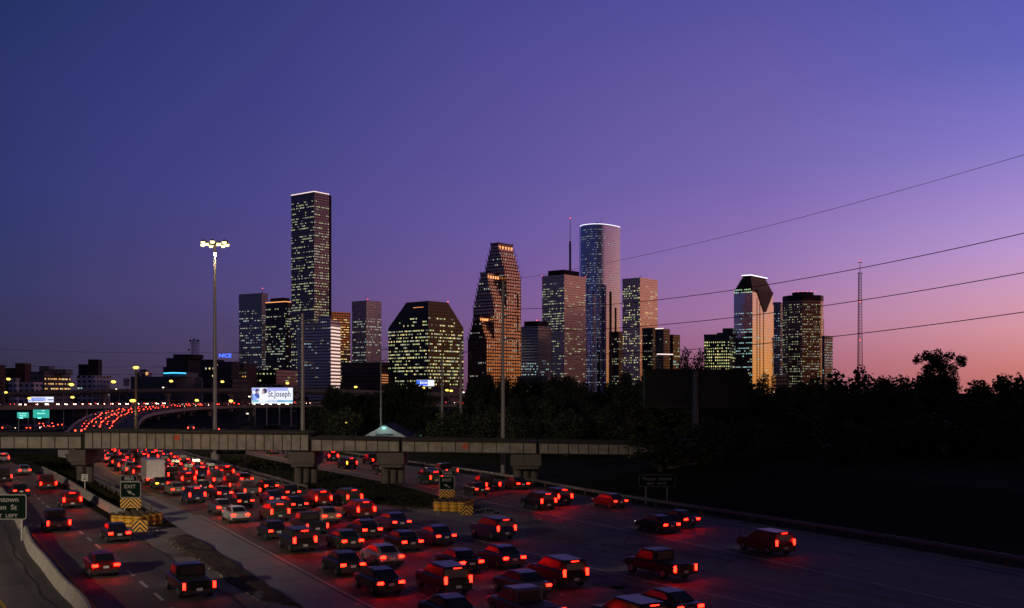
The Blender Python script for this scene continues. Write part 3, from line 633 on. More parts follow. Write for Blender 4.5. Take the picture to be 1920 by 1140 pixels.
windows(t, [(front[k], front[k+1], 0, zt-6, (1.0 if 3 < k < 20 else .5)) for k in range(0, 23)]+[(back[k], back[k+1], 0, zt-6, .3) for k in range(len(back)-1)], [W_dim, W_blue, W_dim, W_cool], .40, 3.9, 2.4, .3, .8, 20, rowvar=1.0, rows=ROWS)
b = MB(); c = P(1124, 421, D+20); b.box((c.x, c.y, zt+2), (22, 12, 4)); b.box((c.x-4, c.y, zt+5), (3, 3, 4)); b.build('roof_plant', M_black, t); antenna(t, Vector((c.x+3, c.y, zt+4)), 6)
# mauve panel tower to its right
t, C, Lp, Rp, B, dl, dr, tl, tr, z1 = tower('skyscraper', 'rose panelled tower right of the rounded blue tower', 1200, 1167, 1233, 521, 1780, 40, F_mauve, [W_green, W_pale, W_yel, W_dim], (.6, .12), 4.0, 3.2, .45, .55, 4, rowvar=.35)
for k in range(5): antenna(t, Lp.lerp(C, k/4)+Vector((0, 0, z1)), 2.5, .3)
antenna(t, C+dr*12+dl*6+Vector((0, 0, z1)), 7, .5)
tower('office_tower', 'low dark glass block at the right foot of the rounded blue tower', 1160, 1147, 1168, 622, 1720, 38, F_dark, [W_green, W_dim, W_pale, W_dim], (.6, .35), 4.0, 2.8, .4, .6, 3, cat='office tower')
tower('office_tower', 'dim brownish block in front of the right side of the rose panelled tower', 1224, 1204, 1232, 615, 1600, 38, F_dark, [W_green, W_dim, W_dim, W_dim], (.45, .2), 4.0, 2.8, .4, .6, 3, cat='office tower')
t, C, Lp, Rp, B, dl, dr, tl, tr, z1 = tower('office_tower', 'dark stepped block with a white lit band below its roof', 1244, 1229, 1256, 617, 1560, 38, F_black, [W_cyan, W_dim], (.05, .1), 4, 3, parapet=3, cat='office tower')
edge_light(t, [Lp+Vector((0, 0, z1+1)), C+Vector((0, 0, z1+1))], E_edge, 1.2)
z = H(664, 1560)-.5; edge_light(t, [P(1232, 664, 1545), P(1262, 664.5, 1545)], E_edge, 1.5)
tower('office_tower', 'small dark block with scattered greenish windows beside a bare tree', 1262, 1254, 1275, 628, 1590, 38, F_black, [W_cyan, W_cool, W_green], (.2, .5), 4.0, 3.0, .4, .7, 3, cat='office tower')
# right group
t, C, Lp, Rp, B, dl, dr, tl, tr, z1 = tower('office_tower', 'squat black office block full of yellow-green windows', 1368, 1320, 1379, 627, 1480, 20, F_dark, [W_green, W_yel, W_green], (.95, .4), 4.2, 2.9, .42, .62, 3, rowvar=.25, cat='office tower')
roofbox(t, C, dl, dr, tl, tr, -.1, .3, .1, .9, z1, z1+9, F_dark, 'upper_storeys'); roofbox(t, C, dl, dr, tl, tr, .3, .52, .1, .9, z1, z1+3, F_dark, 'upper_storeys')
D = 1540; t, C, Lp, Rp, B, dl, dr, tl, tr, z1 = tower('skyscraper', 'mirror glass tower topped by a dark stepped temple-like roof', 1411, 1376, 1450.5, 566, D, 37, F_herit, [W_cool, W_blue, W_dim, W_cyan], (.5, .10), 3.9, 2.6, .35, .85, 0, rowvar=.8)
def shrink(il, ir, jl=None, jr=None):     # inset along left and right directions at both ends
    jl = il if jl is None else jl; jr = ir if jr is None else jr
    return [C+dl*(tl-il)+dr*jr, C+dl*jl+dr*jr, C+dl*jl+dr*(tr-ir), C+dl*(tl-il)+dr*(tr-ir)]
b = MB(); b.prism([(p.x, p.y) for p in shrink(0, 3, 0, 0)], z1, H(547, D)); b.build('upper_glass', F_herit, t)
ys = [547, 541, 537, 533.5, 530, 526.5, 523, 520]
for k, (ya_, yb_) in enumerate(zip(ys, ys[1:]+[517])):
    q = shrink(1.0+1.4*k, 2+1.75*k, .3+.8*k, .3+.8*k); b = MB(); b.prism([(p.x, p.y) for p in q], H(ya_, D)-.2, H(yb_, D)); b.build('roof_step', M_gran, t)
q = shrink(10.2, 13, 4.6, 4.6); b = MB(); b.prism([(p.x, p.y) for p in q], H(517, D), H(515.5, D)); b.build('roof_slab', M_gran, t)
up = Vector((0, 0, H(515, D)+.3)); edge_light(t, [q[0]+up, q[1]+up, q[2]+up], E_edgeW, 1.3)
steps = 11
for k in range(steps):         # hanging stepped wedge on the sunset side
    y0 = 541+k*3.7; w = tr*(.80-.066*k); c0 = tr*.56-w/2; a = C+dr*c0-dl*.9; e = C+dr*(c0+w)-dl*.9
    b = MB(); b.prism([(p.x, p.y) for p in (a, e, e+dl*1.2, a+dl*1.2)], H(y0+3.7, D), H(y0, D)); b.build('granite_wedge_step', M_granite_r, t)
for f in (.20, .33, .50):
    b = MB(); a = C+dr*tr*f-dl*.35; b.prism([(p.x, p.y) for p in (a, a+dr*1.2, a+dr*1.2+dl*.6, a+dl*.6)], 0, H(545+f*60, D)); b.build('vertical_slot', M_gran, t)
windows(t, [(Lp, C, H(549, D), H(536, D), 1.0)], [W_green, W_cyan, W_pale], .8, 3.9, 2.6, .4, .85, 20, single=30)
tower('skyscraper', 'slim slate blue tower between the mirror tower and the brown round tower', 1462, 1447, 1470, 567, 1760, 30, F_slate, [W_blue, W_cool, W_dim], (.6, .4), 4.0, 2.8, .38, .7, 6)
# brown octagonal tower
D = 1720; rr = 38.0/F*D; c = P(1505, HY, D+rr*.95); t = thing('skyscraper', 'dark brown many-sided tower with an orange glowing right edge', 'skyscraper', (c.x, c.y, 0))
oc = [Vector((c.x+rr*math.sin(R(a)), c.y-rr*math.cos(R(a)), 0)) for a in (-92, -62, -58, -22, -16, 42, 48, 76, 84, 92, 130, 180, 230)]
z1 = H(553, D); b = MB(); b.prism([(p.x, p.y) for p in oc], 0, z1, 0, 1); b.build('facade', [F_brown, M_black], t)
b = MB(); b.prism([(c.x+(p.x-c.x)*.53, c.y+(p.y-c.y)*.53) for p in oc], z1, H(545.5, D)); b.build('roof_plant', M_black, t)
for k in range(6): beacon(t, Vector((c.x-18+k*7, c.y-14, H(544.8, D))), .8)
b = MB(); b.prism([(c.x+(p.x-c.x)*1.008, c.y+(p.y-c.y)*1.008) for p in oc], z1-9, z1+.3); b.build('parapet', M_gran, t)
windows(t, [(oc[k], oc[k+1], 0, z1-10, 1) for k in range(0, 8)], [W_dim, W_dim, W_pale, W_green], .62, 4.0, 2.6, .32, .6, 20)
tower('office_tower', 'narrow blue-grey tower at the right end of the skyline', 1546, 1541, 1561.5, 630, 1650, 48, F_slate, [W_cool, W_blue, W_cyan], (.3, .7), 4.0, 3.0, .4, .5, 3, cat='office tower')
tower('office_tower', 'thin dark slab just showing behind the brown many-sided tower', 1538, 1530, 1545, 598, 1850, 40, F_slate, [W_dim], (.2, .2), 4.0, 3.0, cat='office tower')
# ---------------------------------------------------------------- low buildings
F_brick = facade('dark_brick', (.15, .07, .055), (.03, .03, .035), 4, 4, .35, .4, .8, .3, .2)
F_gwall = facade('grey_wall', (.26, .25, .27), (.05, .055, .07), 4, 4, .6, .4, .8, .25, .3)
F_dwall = facade('dark_wall', (.055, .05, .06), (.035, .037, .045), 4, 4, .5, .4, .8, .25, .3)
F_wwall = facade('white_wall', (.75, .75, .8), (.03, .03, .05), 5, 4, .6, .45, .8, .3, .2)
M_arena = mat('arena_panels', (.40, .34, .34), .7, 0, .12, .03); M_arenab = mat('arena_blue', (.10, .13, .17), .5, .2, .12, .03)
def low(name, label, x0, x1, top, D, fm, wm=None, dens=.1, b=12, cxf=.62, cat='building', fl=4, bay=4, zmin=2, **k):
    cx = x0+(x1-x0)*cxf
    return tower(name, label, cx, x0, x1, top, D, b, fm, wm or [W_dim], (dens, dens), fl, bay, .45, .6, 1.2, cat=cat, zmin=zmin, ztop=0, **k)
low('brick_building', 'dark brick building cut by the left frame edge', -40, 10, 685, 1000, F_brick)
o = low('brick_building', 'dark reddish brick building with a taller square tower', 8, 58, 691, 1050, F_brick)
D = 1045; o = o[0]; b = MB(); a = P(31, 681, D); c = P(49, 681, D); b.box(((a.x+c.x)/2, D+4, a.z/2), (c.x-a.x, 14, a.z)); b.build('square_tower', F_brick, o)
o = low('office_building', 'grey flat office building with three rows of glowing orange windows', 57, 132, 698, 950, F_gwall, [W_dim], .0, 8, .35)
C = o[1]; Rp = o[3]; Lp = o[2]; windows(o[0], [(C, Rp, H(732, 950), H(704, 950), 1.2)], [W_yel, W_warm, W_warm], .9, 4.4, 2.4, .3, .8, 1, rowvar=.3)
b = MB(); a = P(65, 689, 960); c = P(84, 689, 960); b.box(((a.x+c.x)/2, 975, a.z-3), (c.x-a.x, 12, 9)); a = P(77, 693, 955); c = P(115, 694, 955); b.box(((a.x+c.x)/2, 972, a.z-2), (c.x-a.x, 16, 5)); b.build('roof_plant', F_gwall, o[0])
low('white_building', 'small white building with two rows of small windows on the far left', 36, 79, 718, 800, F_wwall, dens=0.05)
low('white_building', 'narrow pale block at the left behind a street lamp', 16, 37, 711, 820, F_wwall, dens=0)
o = low('apartment_tower', 'dark stepped tower block with a tall windowless core', 147, 191, 684, 1100, F_dwall, [W_cool, W_pale], .10, cat='apartment block')[0]
b = MB(); a = P(168, 674, 1095); c = P(187, 674, 1095); b.box(((a.x+c.x)/2, 1096, a.z/2), (c.x-a.x, 10, a.z)); b.build('lift_core', M_gran, o)
o = low('office_building', 'blue-grey office with a white gridded wing and lit ground floors', 145, 207, 705, 900, F_wwall, [W_dim], .04, 10, .5)
windows(o[0], [(o[2], o[1], H(731, 900), H(720, 900), 1)], [W_cyan, W_cool], .8, 4, 2.5, .4, .6, 1)
D = 850; t = thing('arena', 'large windowless hall with a rounded pale corner and a turquoise light strip', 'building', P(310, 749, D)); t.location.z = 0
b = MB(); b.prism([xy(245, 850), xy(325, 850), xy(325, 930), xy(250, 930)], 0, H(706, D)); b.build('blue_wing', M_arenab, t)
cc = P(350, HY, D+28); rd = 13; poly = [xy(325, 849)]+[(cc.x+rd*math.sin(R(a)), cc.y-14-rd*math.cos(R(a))*.6) for a in range(-70, 80, 10)]+[xy(379, 860), xy(380, 930), xy(325, 930)]
b = MB(); b.prism(poly, 0, H(707, D)); b.build('pale_wing', M_arena, t)
pts = [Vector((cc.x+(k-7)*1.25, 848-3.0*math.cos((k-7)/7*1.4), H(699, 845)-.15*abs(k-7)*.3)) for k in range(15)]
b = MB()
for a, c in zip(pts, pts[1:]): b.bar(a, c, 1.1, 0, .8)
pr = [(p.x, p.y+.6) for p in pts]+[(pts[-1].x, 880), (pts[0].x, 880)]
b2 = MB(); b2.prism(pr, H(707, D)-.1, H(698, D)); b2.build('drum_roof', M_arenab, t)
b.build('light_strip', emis('turquoise_strip', (.12, 1.1, 1.9), 1), t)
D = 880; t = thing('pavilion', 'small pavilion with a layered pointed roof and a lit side window', 'building', P(265, 745, D)); t.location.z = 0
a = P(265, 706, D); b = MB(); b.box((a.x, D+6, a.z-8), (10.5, 9, 24)); b.build('wall', F_wwall, t)
b = MB(); z = H(700.5, D)
for w, h0, h1 in ((6.5, 0, 1.2), (4.0, 1.6, 3.0)):
    for i in range(4):
        s0 = [(-w, -w*.8), (w, -w*.8), (w, w*.8), (-w, w*.8)]; p, q = s0[i], s0[(i+1) % 4]
        b.face([(a.x+p[0], D+6+p[1], z+h0), (a.x+q[0], D+6+q[1], z+h0), (a.x+q[0]*.35, D+6+q[1]*.35, z+h1+.6), (a.x+p[0]*.35, D+6+p[1]*.35, z+h1+.6)])
b.build('tiered_roof', M_granite_r, t)
b = MB(); c = P(274, 700, D-.2); b.face([(c.x-.9, D-.3+1.5, c.z-1.3), (c.x+1.1, D-.3+1.5, c.z-1.3), (c.x+1.1, D+1.2, c.z+.9), (c.x-.9, D+1.2, c.z+.9)]); b.build('lit_window', W_warm, t)
D = 1250; t, C, Lp, Rp, B, dl, dr, tl, tr, z1 = low('large_building', 'big dark stepped building carrying a dish-hung lattice mast', 312, 378, 672, D, F_dwall, [W_dim], .03, fl=5)
roofbox(t, C, dl, dr, tl, tr, -.15, .75, .1, .9, z1, H(664, D), F_dwall, 'upper_storeys'); roofbox(t, C, dl, dr, tl, tr, 1.0, 1.15, 0, .9, 0, H(688, D), F_dwall, 'side_wing')
b = MB(); a = P(358.5, 664, D)
for zz in range(0, 8):
    z0 = a.z+zz*2.2; w = 3.6+(.28*max(0, zz-4)); b.box((a.x, a.y+15, z0), (w*2, w*2, .3))
    for sx in (-1, 1):
        for sy in (-1, 1): b.bar((a.x+sx*w, a.y+15+sy*w, z0), (a.x+sx*w, a.y+15+sy*w, z0+2.2), .35); 
        b.bar((a.x-sx*w, a.y+15-w, z0), (a.x+sx*w, a.y+15-w, z0+2.2), .22)
for dx, dz in ((-6, 5), (-4.5, 16), (4.5, 16), (0, 17)): b.tube([(a.x+dx, a.y+12, a.z+dz), (a.x+dx, a.y+10.8, a.z+dz+.5)], [.3, 1.4], 0, 8)
b.build('lattice_mast', M_darksteel, t)
low('office_building', 'dark office with scattered lit windows behind the tall lamp mast', 376, 420, 675, 1150, F_dwall, [W_warm, W_pale, W_yel], .10)
t = low('office_building', 'dark office with blue illuminated letters on its roof', 408, 450, 679, 1100, F_dwall, [W_warm, W_pale], .05)
ROOFSIGN = (t[0], 422, 668, 1095)
low('office_building', 'long low dim brown office left of the leftmost towers', 420, 482, 683, 1200, F_brick, [W_warm, W_dim], .16)
low('office_building', 'dark glassy low block with rows of lit floors under the leftmost towers', 478, 558, 694, 1250, F_dark, [W_pale, W_green, W_dim], .5, 8, .5)
low('plain_building', 'plain blue-grey low block below the leftmost towers', 380, 470, 712, 820, F_dwall, [W_dim], .06)
low('plain_building', 'plain pale lit-front shed low beside the billboard', 484, 560, 722, 800, F_gwall, [W_dim, W_pale], .12)
low('plain_building', 'brownish low building seen through the gap between the trees', 812, 862, 727, 760, F_low, [W_dim], 0)
low('plain_building', 'pale long low building at the foot of the short dark ribbed tower', 974, 1060, 706, 1000, F_gwall, [W_pale, W_cool, W_warm], .14)
low('plain_building', 'small building glowing orange beside the foot of the mirror tower', 1446, 1476, 708, 1300, F_bronze, [W_warm], .5)
# gabled white building with a lamp over its sign
def text_mesh(s, size, m, bold=.012, align='CENTER'):
    cu = bpy.data.curves.new('lettering', 'FONT'); cu.body = s; cu.size = size; cu.align_x = align; cu.align_y = 'CENTER'; cu.offset = bold*size; cu.extrude = .004; cu.resolution_u = 3
    o = bpy.data.objects.new('tmp', cu); COL.objects.link(o); dg = bpy.context.evaluated_depsgraph_get(); me = bpy.data.meshes.new_from_object(o.evaluated_get(dg))
    COL.objects.unlink(o); bpy.data.objects.remove(o); me.materials.clear(); me.materials.append(m); return me
def lettering(parent, s, p, size, m, bold=.012, sx=1.0, align='CENTER', spacing=1.0, name='lettering'):
    o = bpy.data.objects.new(name, text_mesh(s, size, m, bold, align)); COL.objects.link(o); o.parent = parent
    o.location = Vector(p)-parent.location; o.rotation_euler = (R(90), 0, 0); o.scale = (sx, 1, 1); return o
D = 262; t = thing('gabled_building', 'white gabled building behind the railway bridge with a cyan lamp over its sign', 'building', P(721, 827, D)); t.location.z = 0
M_stucco = mat('white_stucco', (.42, .40, .40), .85, 0, .1, .5)
a = P(676, 821, D); c = P(766, 821, D); k = P(720, 797, D)
b = MB(); b.face([(a.x, D, 0), (c.x, D, 0), (c.x, D, a.z), (a.x, D, a.z)]); b.face([(a.x, D, a.z), (c.x, D, a.z), (k.x, D, k.z)]); b.face([(c.x, D, 0), (c.x, D+22, 0), (c.x, D+22, a.z), (c.x, D, a.z)]); b.face([(a.x, D+22, 0), (a.x, D, 0), (a.x, D, a.z), (a.x, D+22, a.z)]); b.build('wall', M_stucco, t)
b = MB(); e = .5
b.face([(a.x-e, D-.4, a.z-e*.6), (k.x, D-.4, k.z+.15), (k.x, D+22.4, k.z+.15), (a.x-e, D+22.4, a.z-e*.6)]); b.face([(k.x, D-.4, k.z+.15), (c.x+e, D-.4, a.z-e*.6), (c.x+e, D+22.4, a.z-e*.6), (k.x, D+22.4, k.z+.15)]); b.build('roof', M_black, t)
lettering(t, 'Dominican', P(721, 814.5, D-.12), .95, mat('sign_ink_blue', (.01, .015, .05), .6), .03, 1.05)
b = MB(); q = P(720, 803, D-.5); b.box(q, (.7, .5, .35)); b.build('lamp', M_lampC, t)
def point_light(parent, p, col, w, r=.3, spot=None, name='light'):
    l = bpy.data.lights.new(name, 'SPOT' if spot else 'POINT'); l.energy = w; l.color = col; l.shadow_soft_size = r
    if spot: l.spot_size = R(spot); l.spot_blend = .5
    o = bpy.data.objects.new(name, l); COL.objects.link(o); o.parent = parent; o.location = Vector(p)-parent.location; return o
point_light(t, q+Vector((0, -3.5, .8)), (.75, 1, .95), 420, .3)
# ---------------------------------------------------------------- high mast and street lamps
D = 189; base = G(403, 862); X = base.x; Y = base.y
t = thing('high_mast_lamp', 'very tall mast with a ring of blazing white-yellow floodlights', 'lamp post', (X, Y, 0))
top = H(455, Y); b = MB(); b.tube([(X, Y, 1.2), (X, Y, top)], [.42, .2], 0, 16); b.build('mast', M_steel, t, smooth=False)
b = MB(); b.tube([(X, Y, 0), (X, Y, 1.2)], [.75, .7], 0, 12); b.build('plinth', M_conc, t)
b = MB(); n = 12
b.tube([(X+1.5*math.cos(2*math.pi*k/24), Y+1.5*math.sin(2*math.pi*k/24), top-.2) for k in range(25)], .07, 0, 6, False)
for k in range(4): b.bar((X, Y, top-.2), (X+1.5*math.cos(k*math.pi/2), Y+1.5*math.sin(k*math.pi/2), top-.2), .1)
b.build('lamp_ring', M_steel, t)
for k in range(n):
    a = 2*math.pi*k/n; p = Vector((X+2.15*math.cos(a), Y+1.6*math.sin(a), top-.15+(.25 if k % 2 else -.1))); b = MB()
    b.tube([p+Vector((0, 0, .35)), p+Vector((0, 0, -.05))], [.18, .40], 0, 10); h = b.build('floodlight', M_steel, t)
    b = MB(); b.tube([p+Vector((0, 0, -.06)), p+Vector((0, 0, -.42))], [.42, .30], 0, 10); b.build('lens', M_lampMast, h)
point_light(t, Vector((X, Y, top-1.6)), (1, .74, .42), 30000, .8, 150, 'mast_light')
# added mast, unseen behind the viewpoint, standing in for whatever lights roads and girders
X2, Y2, Z2 = -78, -34, 38
t = thing('high_mast_lamp', 'added tall lamp mast, unseen behind the viewpoint, stand-in light for the near roads', 'lamp post', (X2, Y2, 0))
b = MB(); b.tube([(X2, Y2, 0), (X2, Y2, Z2)], [.42, .2], 0, 16); b.build('mast', M_steel, t)
for k in range(6):
    a = 2*math.pi*k/6; p = Vector((X2+1.9*math.cos(a), Y2+1.9*math.sin(a), Z2)); b = MB(); b.tube([p+Vector((0, 0, .35)), p+Vector((0, 0, -.05))], [.18, .40], 0, 10); b.bar(p, (X2, Y2, Z2), .08); h = b.build('floodlight', M_steel, t)
    b = MB(); b.tube([p+Vector((0, 0, -.06)), p+Vector((0, 0, -.42))], [.42, .30], 0, 10); b.build('lens', M_lampMast, h)
o = point_light(t, (X2, Y2, Z2-2), (1, .80, .56), 620000, .9, 53, 'mast_light'); o.data.spot_blend = 1.0
o.rotation_euler = (Vector((-57, 96, 0))-Vector((X2, Y2, Z2))).to_track_quat('-Z', 'Y').to_euler()
SL = {}
def street_lamp(px, py, D, side, zb=0.0, mt='Y', size=.55, label='', group='street lamps with glowing sodium heads', light=0):
    """lamp head seen at px,py; pole stands `side` metres from it"""
    q = P(px, py, D); base = Vector((q.x+side, D, zb)); t = thing('street_lamp', label, 'street lamp', base, 0, group)
    b = MB(); b.tube([base, base+Vector((0, 0, q.z-zb-.9)), Vector((base.x, D, q.z-.2))], [.14, .1, .08], 0, 8); b.build('pole', M_steel, t)
    if abs(side) > .1:
        b = MB(); b.tube([(base.x, D, q.z-.6), (base.x-side*.4, D, q.z+.02), (q.x, D, q.z+.15)], [.07, .06, .05], 0, 6); b.build('arm', M_steel, t)
    b = MB(); b.tube([q+Vector((-size, 0, .12)), q+Vector((0, 0, .2)), q+Vector((size, 0, .12))], [size*.25, size*.5, size*.25], 0, 8); h = b.build('lamp_head', M_steel, t)
    b = MB(); r = size*.62; b.tube([q+Vector((-size*.95, 0, -.1)), q+Vector((-size*.5, 0, -.12)), q+Vector((size*.5, 0, -.12)), q+Vector((size*.95, 0, -.1))], [r*.4, r, r, r*.4], 0, 8)
    b.build('lens', {'Y': M_lampY, 'W': M_lampW, 'C': M_lampC}[mt], t if h is None else h)
    if light: point_light(t, q+Vector((0, 0, -.9)), {'Y': (1, .72, .35), 'W': (1, .9, .75), 'C': (.3, 1, .85)}[mt], light, .4, 150)
    return t
for a in [
 (16, 710, 440, -1.8, 5.9, 'Y', .85, 'street lamp at the far left edge, the higher of two'),
 (11, 735, 460, 1.5, 5.8, 'Y', .75, 'street lamp at the far left edge, the lower of two'),
 (134, 720, 340, -2.5, 0, 'Y', .8, 'large street lamp right of the orange windowed office', ),
 (213, 715, 420, -2.2, 0, 'Y', .95, 'brightest street lamp, in front of the white gridded wing'),
 (136, 744, 430, 0.05, 0, 'Y', .8, 'street lamp directly below another, just above the headlight road'),
 (218, 729, 520, 1.5, 4, 'W', .4, 'faint white lamp just below the brightest street lamp'),
 (55, 746, 470, 1.6, 5, 'Y', .8, 'street lamp at the left end of the small lit billboard'),
 (87, 757, 440, -1.2, 5, 'W', .7, 'white lamp just below the small lit billboard'),
 (321, 714, 560, -2.2, 5, 'Y', 1.0, 'street lamp in front of the rounded pale hall corner'),
 (306, 726, 560, 1.8, 5, 'W', .5, 'faint double lamp on the left side of the hall lamp pole'),
 (369, 750, 535, 1.0, 4, 'Y', 1.0, 'low street lamp left of the high mast beside the ramp'),
 (433, 751, 535, 1.0, 4, 'Y', 1.05, 'low street lamp right of the high mast beside the ramp'),
 (417, 715, 600, -2.0, 5, 'Y', 1.0, 'street lamp just right of the high mast on the overpass'),
 (539, 718, 620, .8, 5, 'Y', 1.0, 'street lamp above the right end of the hospital billboard'),
 (667, 725, 640, 2.2, 4, 'Y', 1.0, 'street lamp in front of the low brown block'),
 (648, 792, 275, 2.6, 0, 'Y', .6, 'street lamp low among the trees left of the gabled building'),
 (764, 727, 600, .9, 0, 'W', .6, 'white lamp just left of the blue and white billboard'),
 (794, 726.5, 560, .9, 0, 'Y', .8, 'street lamp under the blue and white billboard'),
 (838, 731, 560, .7, 0, 'Y', .9, 'left lamp of the close pair seen in the gap in the trees'),
 (846, 732, 562, -1.4, 0, 'Y', .9, 'right lamp of the close pair seen in the gap in the trees'),
 (869, 735, 600, .9, 0, 'W', .6, 'white lamp right of the close pair of lamps'),
 (788, 817, 235, 0.05, 0, 'C', .55, 'blue-green lamp close to the bridge beside the gabled building', 'street lamps with glowing sodium heads', 700),
 (1405, 768, 300, .6, 0, 'W', .3, 'small white lamp in the dark wood, below the corner of the dark billboard'),
 (1414, 788, 260, .6, 0, 'W', .3, 'lowest small white lamp in the dark wood'),
 (1452, 735, 420, .6, 0, 'W', .3, 'small white lamp in the dark wood below the mirror tower'),
 (1051, 740, 480, .6, 0, 'W', .6, 'small white lamp among the middle trees'),
 (1118, 741, 480, .6, 0, 'Y', .7, 'street lamp in front of the rounded blue tower foot'),
 (604, 776, 420, .6, 0, 'C', .5, 'small cyan lamp over the yellow lit doorway'),
 (618, 773, 420, .6, 0, 'C', .5, 'small pale lamp right of the yellow lit doorway'),
 (468, 743, 640, .6, 0, 'W', .8, 'white lamp just left of the hospital billboard'),
 (464, 775, 430, .6, 0, 'W', .5, 'small lamp low under the ramp left of the hospital billboard'),
]: street_lamp(*a)
# timber pole with two lamp heads beside the left exit sign
p = G(255, 893); D = p.y; t = thing('timber_pole', 'tall brown timber pole behind the left exit sign carrying two lamps', 'utility pole', p)
b = MB(); b.tube([p, (p.x, D, H(692, D))], [.24, .15], 0, 10); b.build('pole', M_wood, t)
b = MB()
for k in range(26): b.box((p.x+(.22 if k % 2 else -.22), D, .8+k*.42), (.22, .06, .05))
b.build('climbing_pegs', M_darksteel, t)
for px, py in ((255, 689, ), (249, 751)):
    q = P(px, py, D-.5 if py > 700 else D); b = MB()
    if py > 700: b.tube([(p.x, D, q.z-.7), (p.x+.1, D-.3, q.z+.1), (q.x, D-.5, q.z+.15)], .05, 0, 6)
    else: b.tube([(p.x, D, q.z-.5), (q.x, D, q.z+.1)], .06, 0, 6)
    b.build('lamp_arm', M_steel, t)
    b = MB(); r = .2; b.tube([q+Vector((-.42, 0, 0)), q+Vector((-.2, 0, -.02)), q+Vector((.2, 0, -.02)), q+Vector((.42, 0, 0))], [.08, r, r, .08], 0, 8); b.build('lens', M_lampY, t)
    if py > 700: point_light(t, q+Vector((-.5, -.8, -.4)), (1, .74, .40), 350, .3, 140)
# ---------------------------------------------------------------- transmission poles and wires
def mono(px, by, ty, arms, label, r=.33, side=1):
    p = G(px, by); D = p.y; zt = H(ty, D); t = thing('transmission_pole', label, 'power pole', p); tips = []
    b = MB(); b.tube([p, (p.x, D, zt)], [r, r*.5], 0, 14); b.build('shaft', M_steel, t)
    for ya in arms:
        z = H(ya, D); L_ = 2.1*side; b = MB(); b.tube([(p.x, D, z-.25), (p.x+L_*.5, D, z+.05), (p.x+L_, D, z-.2)], [.13, .1, .06], 0, 8); b.build('cross_arm', M_steel, t)
        b = MB(); b.tube([(p.x+L_, D, z-.2-k*.2) for k in range(11)], [.06 if k % 2 else .12 for k in range(11)], 0, 8); b.build('insulator', M_darksteel, t); tips.append(Vector((p.x+L_, D, z-2.3)))
    return t, tips, Vector((p.x, D, zt))
t1, tips1, top1 = mono(943, 893, 527, (549, 591, 635), 'tall grey steel pole with three curved arms right of the centre')
t2, tips2, top2 = mono(567.5, 866, 588, (600, 640, 680), 'tall bare steel pole behind the middle bridge pier', .42)
t3, tips3, top3 = mono(829, 838, 672, (690,), 'distant steel pole left of the tree gap', .38)
t4, tips4, top4 = mono(864, 840, 640, (660,), 'distant steel pole right of the tree gap', .38)
t5, tips5, top5 = mono(714, 826, 650, (655, 675), 'slim distant steel pole by the low brown block', .25)
def wire(label, pts, r=.035, group=None):
    b = MB(); b.tube(pts, r, 0, 5); return tag(b.build('power_line', M_wire, None, 'base'), label, 'power line', group)
def fitwire(A, XB, YB, c1, c2):
    """sagging span from A to an unseen pole so that it passes the two rows given"""
    rows = []
    for px, py in (c1, c2):
        k = (px-CX)/F; t = (k*A.y-A.x)/((XB-A.x)-k*(YB-A.y)); Y = A.y+(YB-A.y)*t; rows.append((t, H(py, Y)-A.z))
    (ta, ha), (tb, hb) = rows; c = (hb/tb-ha/ta)/(tb-ta); a = ha/ta-c*ta
    return [Vector((A.x+(XB-A.x)*s/40, A.y+(YB-A.y)*s/40, A.z+a*s/40+c*(s/40)**2)) for s in range(41)]
wl = 'lines strung across the sky on the right'
wire('topmost thin wire rising across the sky to the right edge', fitwire(top1, 54, 72, (1190, 482), (1920, 290)), .022)
wire('second wire from the top crossing the right-hand sky', fitwire(tips1[0], 54, 72, (1235, 562), (1920, 437)), .04)
wire('third wire from the top crossing the right-hand sky', fitwire(tips1[1], 54, 72, (1250, 608), (1920, 511)), .04)
wire('lowest wire crossing the right-hand sky', fitwire(tips1[2], 54, 72, (1340, 652), (1920, 585)), .04)
def span(A, B, sag): return [A.lerp(B, k/24)-Vector((0, 0, sag*4*(k/24)*(1-k/24))) for k in range(25)]
wire('thin wire falling left from the top of the central steel pole', span(top1, top4, 2), .03)
wire('thin wire falling left from the highest arm of the central pole', span(tips1[0], tips4[0], 2.5), .035)
wire('faint wire between the two distant steel poles and the left', span(top4, top5, 2), .035)
for k, (y0, y1) in enumerate(((655, 661), (686, 687), (700, 701))):
    wire(('upper', 'middle', 'lower')[k]+' of three faint wires across the left sky', [P(-150, y0-3, 300), P(0, y0, 300), P(150, (y0+y1)/2+2, 300), P(300, y1+1, 300), P(450, y1, 300)], .035)
# lattice pylon
D = 330; p = P(460, 740, D); p.z = 0; t = thing('lattice_pylon', 'dark lattice power pylon left of the hospital billboard', 'pylon', p); zt = H(659, D)
b = MB(); n = 12
for k in range(n):
    w0 = 2.2*(1-k/n)+.5; w1 = 2.2*(1-(k+1)/n)+.5; z0 = zt*k/n; z1 = zt*(k+1)/n
    for sx in (-1, 1):
        for sy in (-1, 1): b.bar((p.x+sx*w0, D+sy*w0, z0), (p.x+sx*w1, D+sy*w1, z1), .10)
        b.bar((p.x+sx*w0, D-w0, z0), (p.x-sx*w1, D-w1, z1), .07); b.bar((p.x+sx*w0, D+w0, z0), (p.x-sx*w1, D+w1, z1), .07)
b.build('lattice', M_darksteel, t); b = MB()
for z in (zt-.3, zt-3, zt-6): b.bar((p.x-3.4, D, z), (p.x+3.4, D, z), .16)
b.build('cross_arms', M_darksteel, t)
